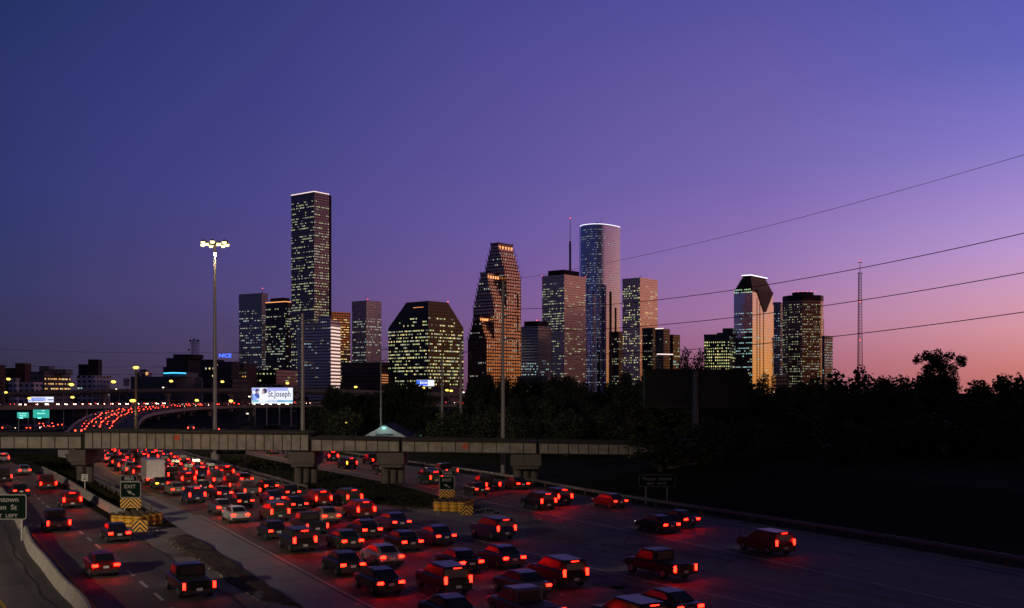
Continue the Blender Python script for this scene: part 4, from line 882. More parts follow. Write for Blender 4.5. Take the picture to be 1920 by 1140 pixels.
# radio mast on the right
D = 1500; c = P(1612.5, 735, D); t = thing('radio_mast', 'red and white lattice radio mast standing alone at the right', 'radio mast', (c.x, c.y, 0)); zt = H(512, D); n = 46
b = MB()
for k in range(n):
    w0 = 4.0-1.9*k/n; w1 = 4.0-1.9*(k+1)/n; z0 = zt*k/n; z1 = zt*(k+1)/n; m = (k//6) % 2
    tri = lambda w, z: [(c.x-w, D, z), (c.x+w, D, z), (c.x, D+w*1.6, z)]
    A, B2 = tri(w0, z0), tri(w1, z1)
    for i in range(3): b.bar(A[i], B2[i], .55, m); b.bar(A[i], A[(i+1) % 3], .35, m); b.bar(A[i], B2[(i+1) % 3], .25, m)
M_mastr = mat('mast_red', (.22, .05, .05), .6); M_mastw = mat('mast_grey', (.25, .2, .22), .6)
b.build('lattice', [M_mastr, M_mastw], t)
b = MB(); b.tube([(c.x, D, zt), (c.x, D, H(486, D))], [.5, .3], 0, 6); b.box((c.x, D, zt), (7, 4, .6)); b.box((c.x, D, H(492, D)), (6, 3, .5)); b.build('top_antenna', M_mastr, t)
for y in (489, 566, 638): beacon(t, Vector((c.x-1.5, D-3, H(y, D))), 1.1)
# ---------------------------------------------------------------- billboards
BB_W = emis('billboard_white', (.92, .94, 1.1), 1, True); BB_B = emis('billboard_blue', (.30, .45, 1.1), 1); BB_D = emis('billboard_deep_blue', (.06, .10, .42), 1); BB_K = emis('billboard_ink', (.05, .05, .10), 1); BB_S = emis('billboard_skin', (.55, .38, .42), 1); BB_T = emis('billboard_teal', (.22, .55, .75), 1); BB_L = emis('billboard_lilac', (.42, .46, .95), 1)  # billboard prints glow by themselves, in place of floodlight falling on them
def rect(mb, x0, y0, x1, y1, D, m=0): a = P(x0, y1, D); c = P(x1, y0, D); mb.face([(a.x, D, a.z), (c.x, D, a.z), (c.x, D, c.z), (a.x, D, c.z)], m)
def blob(mb, cx, cy, rx, ry, D, m=0, n=14):
    mb.face([P(cx+rx*math.cos(2*math.pi*k/n), cy-ry*math.sin(2*math.pi*k/n), D) for k in range(n)][::1], m)
D = 380; t = thing('billboard', 'bright white and blue lit hospital billboard reading St.Joseph', 'billboard', P(510, 798, D)); t.location.z = 0
a = P(472, 756.5, D); c = P(549, 727, D); b = MB(); b.box(((a.x+c.x)/2, D+.35, (a.z+c.z)/2), (c.x-a.x, .5, c.z-a.z)); b.build('board', M_darksteel, t)
b = MB(); rect(b, 472, 727, 549, 756.5, D-0, 0); rect(b, 500, 727.2, 540, 733, D-.03, 6); rect(b, 472.3, 727.4, 487, 733, D-.03, 6); rect(b, 472.3, 738, 482, 751, D-.03, 1); rect(b, 474, 750, 549, 754, D-.04, 5); rect(b, 485, 750.5, 520, 753.5, D-.06, 0)
b.build('picture', [BB_W, BB_B, BB_D, BB_K, BB_S, BB_T, BB_L], t)
b = MB(); blob(b, 482, 740, 4, 4.5, D-.08, 2); blob(b, 484, 744, 3.2, 3.4, D-.09, 2); blob(b, 482, 733, 3.4, 4, D-.10, 3); blob(b, 483, 735.6, 2, 2.7, D-.12, 4)
blob(b, 495, 746, 9, 8, D-.14, 0); blob(b, 496.5, 733, 4.6, 5, D-.16, 3); blob(b, 493.2, 735.5, 2.4, 3.6, D-.18, 4); b.build('printed_figures', [BB_W, BB_B, BB_D, BB_K, BB_S, BB_T], t)
lettering(t, 'St.Joseph', P(524, 739, D-.2), 3.0, BB_K, .012, .74)
b = MB(); 
for k in range(14): rect(b, 500+k*2.4, 751.3, 501.6+k*2.4, 752.8, D-.1)
b.build('small_print', BB_D, t)
for px in (477, 499, 523, 545):
    b = MB(); q = P(px, 756, D); b.tube([(q.x, D+.8, 0), (q.x, D+.8, q.z)], .22, 0, 8); b.build('support_post', M_steel, t)
for px in (476, 492, 507, 523, 538):
    q = P(px, 757.5, D-1.5); b = MB(); b.box(q, (.9, .5, .4)); b.bar(q+Vector((0, .2, 0)), q+Vector((0, 1.6, -.1)), .1); b.build('flood_lamp', M_lampW, t)
D = 520; t = thing('billboard', 'small wide lit billboard with bluish stripes at the far left', 'billboard', P(77, 790, D)); t.location.z = 0
a = P(53, 754, D); c = P(100.5, 744, D); b = MB(); b.box(((a.x+c.x)/2, D+.35, (a.z+c.z)/2), (c.x-a.x, .5, c.z-a.z)); b.build('board', M_darksteel, t)
b = MB(); rect(b, 53, 744, 100.5, 754, D, 0); rect(b, 54, 745.5, 86, 752, D-.04, 1); rect(b, 89, 748.5, 100, 750.5, D-.04, 2); rect(b, 62, 747, 84, 750, D-.08, 3); rect(b, 66, 745, 82, 746.5, D-.06, 4)
for k in range(7): rect(b, 63+k*2.6, 750, 64.7+k*2.6, 751.4, D-.1, 2)
b.build('picture', [BB_W, BB_L, BB_D, BB_B, BB_S], t)
for px in (66, 88):
    b = MB(); q = P(px, 754, D); b.tube([(q.x, D+.8, 0), (q.x, D+.8, q.z)], .25, 0, 8); b.build('support_post', M_steel, t)
D = 600; t = thing('billboard', 'blue and white lit billboard in front of the clipped black building', 'billboard', P(797, 760, D)); t.location.z = 0
a = P(781, 724, D); c = P(814, 712.5, D); b = MB(); b.box(((a.x+c.x)/2, D+.35, (a.z+c.z)/2), (c.x-a.x, .5, c.z-a.z)); b.build('board', M_darksteel, t)
b = MB(); rect(b, 781, 712.5, 814, 724, D, 0); rect(b, 781, 713, 802, 723, D-.04, 1)
blob(b, 789, 717.5, 1.5, 2.8, D-.08, 0)
for k in range(4): rect(b, 791.5+k*2.6, 716, 793.2+k*2.6, 719.5, D-.08, 0)
b.build('picture', [BB_W, emis('billboard_royal', (.05, .16, .9), 1)], t)
b = MB(); q = P(797, 724, D); b.tube([(q.x, D+.8, 0), (q.x, D+.8, q.z)], .5, 0, 8); b.build('support_post', M_steel, t)
# unlit billboard on the right
D = 152; t = thing('billboard', 'large unlit black billboard on a single stout post in the dark wood', 'billboard', P(1302, 893, D)); t.location.z = 0
M_bbk = mat('unlit_board', (.012, .012, .013), .85); a = P(1209, 762, D); c = P(1401, 692, D)
b = MB(); b.box(((a.x+c.x)/2, D, (a.z+c.z)/2), (c.x-a.x, .35, c.z-a.z)); b.build('board', M_bbk, t)
b = MB(); b.box(((a.x+c.x)/2, D-.45, a.z-.1), (c.x-a.x, .9, .1)); b.build('catwalk', M_darksteel, t)
b = MB(); b.box((a.x-.12, D-.1, (a.z+c.z)/2), (.2, .6, c.z-a.z)); b.build('edge_frame', mat('green_frame', (.02, .06, .04), .5), t)
b = MB(); q = P(1302, 762, D); b.tube([(q.x, D-.55, 0), (q.x, D-.55, c.z-.3)], .46, 0, 16); b.build('post', mat('blue_grey_post', (.05, .06, .09), .45, .3, .5, 1), t)
# ---------------------------------------------------------------- road signs
def sign(name, label, x0, y0, x1, y1, D, texts, posts, ybase, mt=None, bt=None, border=.05, cat='road sign', group=None, root=None, rounding=True):
    a = P(x0, y1, D); c = P(x1, y0, D); t = root or thing(name, label, cat, ((a.x+c.x)/2, D, 0), 0, group)
    w, h = c.x-a.x, c.z-a.z; cx, cz = (a.x+c.x)/2, (a.z+c.z)/2
    def rr(w, h, y, r, mb, m):
        pts = []
        for (sx, sz, a0) in ((1, 1, 0), (-1, 1, 90), (-1, -1, 180), (1, -1, 270)):
            for k in range(5): an = R(a0+k*22.5); pts.append((cx+sx*(w/2-r)+r*math.cos(an), y, cz+sz*(h/2-r)+r*math.sin(an)))
        mb.face(pts, m)
        return pts
    r = min(w, h)*.1
    b = MB(); f = rr(w, h, D-.03, r, b, 1); g2 = rr(w, h, D+.03, r, b, 1)
    for i in range(len(f)): j = (i+1) % len(f); b.face([f[i], g2[i], g2[j], f[j]], 1)
    bw = min(w, h)*border; rr(w-2*bw, h-2*bw, D-.036, r*.8, b, 0)
    b.build('sign_panel', [mt or M_signgreen, bt or M_signwhite], t)
    for (s, px, py, hpx, sx) in texts: lettering(t, s, P(px, py, D-.045), hpx/F*D*1.38, M_signwhite if mt is None else M_blk, .022, sx)
    for px in posts:
        q = P(px, y1, D); b = MB(); b.box((q.x, D+.1, q.z/2+.3), (.13, .1, q.z+.6)); b.build('post', M_steel, t)
    return t
def arrow(t, px, py, D, s):
    c = P(px, py, D-.045); an = R(150); b = MB()
    pts = [(1, .13), (1, -.13), (-.1, -.13), (-.1, -.42), (-1, 0), (-.1, .42), (-.1, .13)]
    pts = [(-x, y) for x, y in pts][::-1]
    b.face([(c.x+s*(x*math.cos(an)-y*math.sin(an)), c.y, c.z+s*(x*math.sin(an)+y*math.cos(an))) for x, y in pts]); b.build('arrow', M_signwhite, t)
def chevron(t, x0, y0, x1, y1, D, n=3, name='chevron_panel'):
    a = P(x0, y1, D); c = P(x1, y0, D); w = c.x-a.x; h = c.z-a.z; b = MB(); b.box((a.x+w/2, D, a.z+h/2), (w, .04, h), 0)
    cx = a.x+w/2; th = h*.2; y = D-.024
    # black inverted-V bands clipped to the panel
    sl = 1.0
    for k in range(-1, 5):
        z0 = a.z+h*.10-k*0+ (k)*th*2.0
        for sgn in (-1, 1):
            xs = [0, w/2]
            def zz(x, o): return z0+o+h*.15-x*sl
            pts = []
            N_ = 8
            up_ = [(x, zz(x, th)) for x in [w/2*i/N_ for i in range(N_+1)]]; lo_ = [(x, zz(x, 0)) for x in [w/2*i/N_ for i in range(N_+1)]]
            for i in range(N_):
                q = [lo_[i], lo_[i+1], up_[i+1], up_[i]]
                q = [(x, max(a.z+.01, min(c.z-.01, z))) for x, z in q]
                if max(z for _, z in q)-min(z for _, z in q) < .01: continue
                pp = [(cx+sgn*x, y, z) for x, z in q]
                if len(set(pp)) < 4 and abs(q[0][1]-q[3][1]) < 1e-6 and abs(q[1][1]-q[2][1]) < 1e-6: continue
                b.face(pp if sgn > 0 else pp[::-1], 1)
    b.build(name, [M_yellow, M_blk], t)
D = 99
t = sign('exit_sign', 'green EXIT sign with tab 48A above the left yellow barrels', 225.5, 903, 264.5, 933.5, D, [('EXIT', 243.5, 912.5, 7, 1.12)], (233, 257), 970)
sign('x', '', 226, 892, 257, 902.4, D, [('48A', 242, 897.5, 7.4, 1.1)], (), 0, root=t, border=.07); arrow(t, 245, 924, D, .42); chevron(t, 225.5, 934.5, 264.5, 952.5, D)
D = 112
t = sign('exit_sign', 'green EXIT sign with tab 768B above the right yellow barrels', 823.5, 892.5, 852.5, 918.5, D, [('EXIT', 838, 900.5, 5.6, 1.12)], (829, 847), 950)
sign('x', '', 822.5, 882, 853.5, 892, D, [('768B', 838, 887.3, 6.4, 1.1)], (), 0, root=t, border=.05, mt=None); arrow(t, 838, 911, D, .37); chevron(t, 823, 919.5, 852.5, 934.5, D)
sign('guide_sign', 'large green guide sign cut by the left frame edge reading LEFT', -72, 927, 50, 974, 86, [('Downtown', 2, 937, 9.5, 1.1), ('Milam  St', 4, 951.5, 9.5, 1.12), ('NEXT  LEFT', 4, 967.3, 6.5, 1.25)], (-55, 40), 1000, border=.035)
sign('guide_sign', 'dim green guide sign reading Theater District among the dark grass', 1198, 890, 1266, 912.5, 114, [('Theater  District', 1232, 898, 6.0, .98), ('NEXT   RIGHT', 1231, 907, 4.4, 1.0)], (1211, 1251), 945, border=.03)
sign('guide_sign', 'green guide sign half hidden under the bridge reading NEXT LEFT', 405, 824, 461, 852, 165, [('NEXT   LEFT', 433, 847.3, 3.6, 1.25)], (459, 412), 885, border=.03)
t = sign('speed_limit_sign', 'small white SPEED LIMIT 40 sign in front of the left bridge pier', 153, 889, 164.5, 902, 124, [('SPEED', 158.7, 891.6, 1.9, 1.2), ('LIMIT', 158.7, 894.6, 1.9, 1.2), ('40', 158.7, 898.8, 4.2, 1.3)], (158.7,), 930, mt=mat('sign_white_face', (.5, .5, .5), .6), bt=mat('sign_white_rim', (.45, .45, .45), .6), border=.02)
SG_L = emis('lit_sign_green', (.03, .42, .34), 1); SG_W = emis('lit_sign_letters', (.6, 1.5, 1.3), 1)
for (x0, y0, x1, y1, ts, lab) in ((32, 773, 53.5, 783.5, [('Downtown', 42.5, 775.4, 2.3), ('Milam St', 42.5, 779.5, 2.3)], 'left of two small lit green overhead signs below the headlight road'), (62, 768, 92, 783.5, [('EAST', 81, 770, 1.8), ('Beaumont', 77, 775, 2.6)], 'right of two small lit green overhead signs below the headlight road')):
    D = 335; a = P(x0, y1, D); c = P(x1, y0, D); t = thing('overhead_sign', lab, 'road sign', ((a.x+c.x)/2, D, 0)); b = MB(); b.box(((a.x+c.x)/2, D+.1, (a.z+c.z)/2), (c.x-a.x, .12, c.z-a.z)); b.build('sign_panel', SG_L, t)
    for s, px, py, h in ts:
        o = lettering(t, s, P(px, py, D-.02), h/F*D*1.38, SG_W, .02, 1.0)
    b = MB(); 
    for xx in (a.x+.3, c.x-.3): b.bar((xx, D+.4, 0), (xx, D+.4, c.z), .25)
    b.build('gantry_post', M_steel, t)
    q = P((x0+x1)/2-3, y1+.2, D-.6); b = MB(); b.box(q, (1.0, .3, .25)); b.build('sign_lamp', M_lampC, t)
t, px, py, D = ROOFSIGN; lettering(t, 'NICE', P(px, py-1, D), 5.2, emis('blue_neon', (.12, .3, 2.2), 1), .03, 1.1, name='roof_letters')
D = 700; a = P(231, 724, D); c = P(243, 709, D); t = thing('wall_sign', 'small white square sign board with dark scrawl beside the hall', 'sign', ((a.x+c.x)/2, D, 0)); b = MB(); b.box(((a.x+c.x)/2, D+.3, (a.z+c.z)/2), (c.x-a.x, .4, c.z-a.z)); b.build('board', mat('board_white', (.6, .58, .6), .7), t)
b = MB(); random.seed(3)
for k in range(9): xx = a.x+.5+k*.4; z = c.z-1.2-random.random()*1.5; b.bar((xx, D, z), (xx+random.uniform(-.3, .5), D, z-random.uniform(.3, 1.2)), .14)
b.build('scrawl', M_blk, t); b = MB(); b.bar(((a.x+c.x)/2, D+.6, 0), ((a.x+c.x)/2, D+.6, a.z), .3); b.build('post', M_steel, t)
# ---------------------------------------------------------------- yellow barrel cushions
M_lid = mat('dirty_lid', (.10, .075, .04), .8, 0, .8, 5, .4)
def cushion(px, py, label, cols, rows, hp, ang):
    c = G(px, py); t = thing('crash_cushion', label, 'crash cushion', c); d1 = Vector((math.cos(R(ang)), math.sin(R(ang)), 0)); d2 = Vector((-d1.y, d1.x, 0)); r = .44; h = .95
    for j in range(rows):
        for i in range(cols):
            q = c+d1*(i-(cols-1)/2)*.86+d2*j*.86
            b = MB(); b.tube([q+Vector((0, 0, z)) for z in (0, .06, .07, .45, .48, .88, .9, h)], [r*.96, r, r*.95, r*.95, r, r, r*.93, r*.93], 0, 14, False); k = b.build('barrel', M_yellow, t)
            b = MB(); b.tube([q+Vector((0, 0, h-.04)), q+Vector((0, 0, h+.04)), q+Vector((.05, .02, h+.10))], [r*1.0, r*.98, r*.4], 0, 14); b.build('lid', M_lid, k)
    b = MB(); w = cols*.86/2+.06
    for z in (.3, .75):
        pts = [c-d1*w-d2*.0, c-d1*w*.96-d2*.5, c+d1*w*.96-d2*.5, c+d1*w-d2*.0, c+d1*(w+.3)+d2*(rows-1)*.86, c-d1*w+d2*((rows-1)*.86+.3)]
        for p, q in zip(pts, pts[1:]): b.bar(p+Vector((0, 0, z)), q+Vector((0, 0, z)), .05)
    b.build('cable', M_darksteel, t)
    return t
t = cushion(237, 986, 'cluster of dirty yellow barrels with chevron board below the 48A sign', 4, 4, 0, -22); chevron(t, 248.5, 975.5, 277, 996.5, G(260, 996).y-.5)
t = cushion(843, 958, 'cluster of dirty yellow barrels with chevron board below the 768B sign', 4, 4, 0, -16); chevron(t, 863, 948, 887, 965.5, G(870, 965).y-.4)
# low dirt mound on the left gore
from mathutils import noise as NZ
b = MB(); NX, NY = 26, 90; gr = {}
for i in range(NX+1):
    for j in range(NY+1):
        y = 58+(93-58)*j/NY; f = .34+.66*i/NX; p = PC.at(PC.at_y(y), 1.6)[0].lerp(PA.at(PA.at_y(y), -3.3)[0], f); n = NZ.noise(Vector((p.x*.22, p.y*.13, 3)))+.5*NZ.noise(Vector((p.x*.9, p.y*.6, 7)))
        e = min(i/5, (NX-i)/3, j/10, (NY-j)/8, 1); gr[i, j] = (p, n+.10-(1-max(0, e))*.7+.25*math.exp(-((y-72)/7)**2))
for i in range(NX):
    for j in range(NY):
        q = [gr[i, j], gr[i+1, j], gr[i+1, j+1], gr[i, j+1]]
        if sum(v for _, v in q) > 0: b.face([p+Vector((0, 0, .008+max(0, v)*.28+.05*max(0, NZ.noise(p*2.3)) if v > 0 else .006)) for p, v in q])
tag(b.build('dirt_mound', ground_mat('dark_dirt', (.10, .075, .055), (.05, .038, .028), (.17, .14, .115), .5, 6, .95, 1.0, .5), None, True), kind='structure')
# concrete blocks and debris at the gores
b = MB(); random.seed(5)
def rock(b, p, s):
    M_ = Matrix.Rotation(random.random()*6, 3, 'Z') @ Matrix.Rotation(random.random()*1.2, 3, 'X'); b.box(p+Vector((0, 0, s*.25)), (s*random.uniform(.6, 1.4), s*random.uniform(.5, 1), s*random.uniform(.3, .7)), random.randrange(2), M=M_)
for k in range(420):
    y = random.uniform(60, 95); f = random.random()**.8*.9+.05; pc = PC.at(PC.at_y(y), 3.0)[0]; pa = PA.at(PA.at_y(y), -5.2)[0]; p = pc.lerp(pa, f); rock(b, p, random.choice((.04, .05, .06, .07, .09, .15)))
for k in range(200):
    y = random.uniform(70, 108); pc = PX.at(PX.at_y(y), 5.0)[0]; pa = PB.at(PB.at_y(y), -2)[0]; rock(b, pc.lerp(pa, random.random()), random.choice((.05, .07, .1, .16)))
tag(b.build('gravel_debris', [mat('stone_bits', (.30, .28, .25), .9), mat('dirt_bits', (.09, .07, .05), .9)]), 'scattered stones and dirt on the gravel gores', 'gravel', None, 'stuff')
# ---------------------------------------------------------------- trees
def leaf_crown(seed, rx, rz, n, leaf, lobes, gap=.0):
    rnd = random.Random(seed); b = MB(); cl = []
    for k in range(lobes):
        a = rnd.random()*6.283; u = rnd.random()**.6; zz = rnd.uniform(-.8, 1); rad = math.sqrt(max(0.05, 1-zz*zz))
        cl.append((Vector((math.cos(a)*rad*u*rx*.85, math.sin(a)*rad*u*rx*.85, zz*rz*.8)), rnd.uniform(.22, .42)*min(rx, rz), rnd.randrange(3)))
    for k in range(n):
        c, r, m = rnd.choice(cl); d = Vector((rnd.gauss(0, 1), rnd.gauss(0, 1), rnd.gauss(0, .8))); d.normalize(); p = c+d*r*rnd.uniform(.55, 1.12)
        s = leaf*rnd.uniform(.5, 1.3); q = Matrix.Rotation(rnd.random()*6.28, 3, 'Z') @ Matrix.Rotation(rnd.gauss(0, .9), 3, 'X')
        b.face([p+q @ Vector(v) for v in ((-s*.5, 0, 0), (-s*.12, -s*.3, 0), (s*.5, 0, .05*s), (s*.1, s*.32, 0))], m if rnd.random() < .8 else rnd.randrange(3))
    return b, cl
TREES = []
for i, (rx, rz, n, leaf, lobes, th) in enumerate(((4.2, 4.0, 4200, .55, 26, 4.5), (3.6, 5.0, 4200, .55, 24, 5), (5.0, 3.6, 4600, .6, 28, 4), (3.4, 3.4, 3200, .5, 20, 3.2), (4.4, 4.6, 1900, .5, 18, 5), (5.6, 2.7, 5200, .45, 27, 14))):
    b, cl = leaf_crown(100+i, rx, rz, n, leaf, lobes); crown = b.mesh('crown', M_leafs)
    t_ = MB(); z0 = -(rz+th); t_.tube([(0, 0, z0), (.1, 0, z0+th*.6), (.05, .1, -rz*.2), (0, 0, rz*.5)], [.38, .27, .16, .05], 0, 8)
    for k, (c, r, m) in enumerate(cl[:12]): t_.tube([(0, 0, -rz*.7+k*.25), c*.55+Vector((0, 0, -.5)), c], [.14, .08, .03], 0, 5)
    trunk = t_.mesh('trunk', M_bark); TREES.append((crown, trunk, rx, rz, th))
rt = random.Random(11); SEEN = set()
MARKS = [(598, 'the striped stepped tower'), (640, 'the amber lit tower'), (687, 'the pale stone tower'), (728, 'the left corner of the clipped black building'), (768, 'the blue and white billboard'), (803, 'the middle of the clipped black building'), (868, 'the right corner of the clipped black building'), (905, 'the left side of the red granite tower'), (945, 'the central steel pole'), (980, 'the right side of the red granite tower'), (1008, 'the short dark ribbed tower'), (1040, 'the left face of the mast tower'), (1078, 'the right face of the mast tower'), (1117, 'the rounded blue tower'), (1155, 'the dark strip of the rounded blue tower'), (1200, 'the rose panelled tower'), (1245, 'the left half of the dark billboard'), (1302, 'the post of the dark billboard'), (1350, 'the right half of the dark billboard'), (1395, 'the left face of the mirror tower'), (1430, 'the glowing face of the mirror tower'), (1460, 'the slim slate tower'), (1505, 'the brown many-sided tower'), (1550, 'the narrow tower at the skyline end'), (1612, 'the radio mast'), (1670, 'the gap right of the radio mast'), (1720, 'the left side of the tall open tree'), (1763, 'the tall open tree'), (1810, 'the right side of the tall open tree'), (1860, 'the treetop dip near the right edge'), (1910, 'the right frame edge'), (1990, 'the area past the right frame edge')]
def near_mark(x, y): px = CX+F*x/y; return min(MARKS, key=lambda m: abs(m[0]-px))[1]
def tree(x, y, ztop, width=None, kind=None, label='dark bushy tree in the unlit wood beyond the roads', group='trees of the dark wood', zb=0, cat='tree'):
    if label.startswith('dark bushy'): label = ('tall dark tree, back row below ' if y > 300 or (y > 212 and x > 25) else 'dark middle-row tree below ' if y > 220 else 'shorter dark front-row tree below ')+near_mark(x, y)
    if label.startswith('low dark bushy'): label = 'low dark shrub on the grass bank below '+near_mark(x, y)
    if label in SEEN: label = label.replace('back row below', 'back row slightly right, below').replace('tree below', 'tree slightly right, below')
    SEEN.add(label)
    crown, trunk, rx, rz, th = TREES[rt.randrange(4) if kind is None else kind]; low = group in ('trees of the dark wood', 'shrubs on the grass bank', 'bushes under the overpass', 'shrubs under the bridge'); hh = 2*rz*(.93 if low else 1.02)+(0 if low else th); s = (ztop-zb)/hh
    w = s if width is None else width/(2*rx); r = rt.random()*6.28
    t = thing('tree', label, cat, (x, y, zb), r, group)
    for nm, me in (('crown', crown), ('trunk', trunk)):
        o = bpy.data.objects.new(nm, me); COL.objects.link(o); o.parent = t; o.location = (0, 0, rz*.92*s if low else (rz+th)*s); o.scale = (w, w, s)
    return t
def treepx(px, ytop, D, width=None, **k): 
    p = P(px, ytop, D); return tree(p.x, D, p.z, width, **k)
def interp(pts, x):
    for (a, b), (c, d) in zip(pts, pts[1:]):
        if a <= x <= c: return b+(d-b)*(x-a)/(c-a)
    return pts[-1][1] if x > pts[-1][0] else pts[0][1]
MID = [(590, 765), (610, 738), (625, 724), (650, 738), (690, 742), (715, 728), (745, 722), (770, 716), (800, 742), (815, 768), (855, 768), (872, 726), (885, 712), (920, 712), (960, 712), (1000, 716), (1045, 706), (1090, 722), (1125, 742), (1150, 716), (1190, 704), (1215, 696)]
RT = [(1190, 704), (1230, 712), (1300, 712), (1400, 712), (1425, 712), (1470, 722), (1505, 714), (1545, 702), (1585, 692), (1612, 690), (1650, 701), (1700, 707), (1740, 703), (1765, 700), (1800, 704), (1830, 712), (1860, 708), (1900, 694), (1960, 700), (2050, 690)]
x = 592
while x < 1215:
    D = rt.uniform(300, 340); treepx(x, interp(MID, x)+rt.uniform(-3, 5), D, rt.uniform(9, 13)); x += rt.uniform(24, 34)
x = 600
while x < 1225:
    D = rt.uniform(225, 262)
    if not 655 < x < 800: treepx(x, max(interp(MID, x)+22, 772)+rt.uniform(-6, 6) if x < 900 else interp(MID, x)+rt.uniform(22, 38), D, rt.uniform(8, 11)) 
    x += rt.uniform(32, 46)
x = 470
while x < 1215:
    if not 560 < x < 830: treepx(x, rt.uniform(788, 800) if x < 800 else rt.uniform(770, 790), rt.uniform(185, 215) if x > 800 else rt.uniform(330, 400), rt.uniform(7, 9), kind=3)
    x += rt.uniform(34, 48)
x = 1205
while x < 2040:
    treepx(x, interp(RT, x)+rt.uniform(3, 11), rt.uniform(215, 250), rt.uniform(9, 12)); x += rt.uniform(30, 42)
x = 1180
while x < 2040:
    p = P(x, interp(RT, x)+rt.uniform(22, 44), rt.uniform(172, 195)); tree(p.x, p.y, p.z, rt.uniform(8, 11), zb=2.5); x += rt.uniform(44, 62)
x = 1240
while x < 2300:
    D = rt.uniform(128, 150)-max(0, (x-1400))*.03; p = P(x, rt.uniform(772, 800), D); tree(p.x, p.y, p.z, rt.uniform(6, 9), kind=3, zb=2.5, label='low dark bushy shrub tree on the grass bank right of the roads', group='shrubs on the grass bank'); x += rt.uniform(70, 100)
treepx(1763, 655, 215, None, kind=5, label='tall open-crowned tree rising above the wood at the right', group='landmark trees'); treepx(1742, 684, 216, 5, kind=3, label='lower leafy tree under the left side of the tall open tree', group='landmark trees'); treepx(1788, 682, 214, 4.5, kind=4, label='lower sparse tree under the right side of the tall open tree', group='landmark trees')
treepx(1283, 650, 205, 6.0, kind=4, label='sparse see-through tree left of the squat yellow-lit office block', group='landmark trees'); treepx(1312, 652, 208, 5.5, kind=4, label='thin sparse tree touching the squat yellow-lit office block', group='landmark trees')
treepx(1432, 697, 225, 6, kind=4, label='sparse tree silhouetted against the orange foot of the mirror tower', group='landmark trees')
treepx(1075, 708, 290, 8, kind=4, label='sparse tree with city lights showing through, below the banded mast tower', group='landmark trees')
for px, yt, D, w in ((262, 747, 600, 16), (290, 747, 605, 16), (325, 750, 600, 16), (340, 752, 610, 12), (160, 752, 620, 18), (190, 754, 620, 16), (560, 742, 640, 20), (115, 757, 610, 14)):
    treepx(px, yt, D, w, kind=2, label='low round dark bush under the high overpass', group='bushes under the overpass', cat='bush')
for px, yt, D, w in ((8, 838, 232, 8), (40, 836, 236, 9), (70, 840, 238, 7)):
    treepx(px, yt, D, w, kind=3, label='dark shrub under the left end of the railway bridge', group='shrubs under the bridge', cat='bush')
for k, (px, yt, D, w) in enumerate(((792, 806, 232, 4),)): treepx(px, yt, D, w, kind=3, label='small shrub lit green by the blue-green lamp', group=None, cat='bush')
# yellow lit doorway hut among the trees and white shed under the bridge
D = 425; a = P(600, 781, D); c = P(611, 772, D); t = thing('kiosk', 'tiny kiosk with a yellow lit opening far among the trees', 'kiosk', ((a.x+c.x)/2, D, 0)); b = MB(); b.box(((a.x+c.x)/2, D+2, c.z/2+.4), (c.x-a.x+3, 3.6, c.z+.8)); b.build('wall', F_dwall, t); b = MB(); b.face([(a.x, D+.15, a.z), (c.x, D+.15, a.z), (c.x, D+.15, c.z), (a.x, D+.15, c.z)]); b.build('lit_opening', W_yel, t)
p = G(122, 858); t = thing('shed', 'small pale flat-roofed shed beyond the left bridge pier', 'shed', p); b = MB(); b.box(p+Vector((0, 1.5, .7)), (2.6, 3, 1.4)); b.box(p+Vector((1.0, 1.4, 1.0)), (.9, 2.6, 2.0)); b.build('wall', M_stucco, t); b = MB(); b.box(p+Vector((-.2, 1.5, 1.48)), (3.0, 3.3, .12)); b.build('roof', M_black, t)
# rough grass tufts as one mass on verges seen from the bridge
b = MB(); rg = random.Random(4)
for k in range(9000):
    y = rg.uniform(105, 200); u = rg.random(); A_ = PC.at(PC.at_y(y), 4.5)[0] if u < .5 else PA.at(PA.at_y(y), 17.8)[0]; B_ = PA.at(PA.at_y(y), -4.6)[0] if u < .5 else PB.at(PB.at_y(y), -3.4)[0]
    if B_.x < A_.x+.3: continue
    p = A_.lerp(B_, rg.random()); h = rg.uniform(.1, .32); a = rg.random()*3.14; w = .14; b.face([p+Vector((-w*math.cos(a), -w*math.sin(a), 0)), p+Vector((w*math.cos(a), w*math.sin(a), 0)), p+Vector((rg.gauss(0, .08), rg.gauss(0, .08), h))])
tag(b.build('grass_tufts', M_grass), 'rough dark grass on the verges between the roads', 'grass', None, 'stuff')
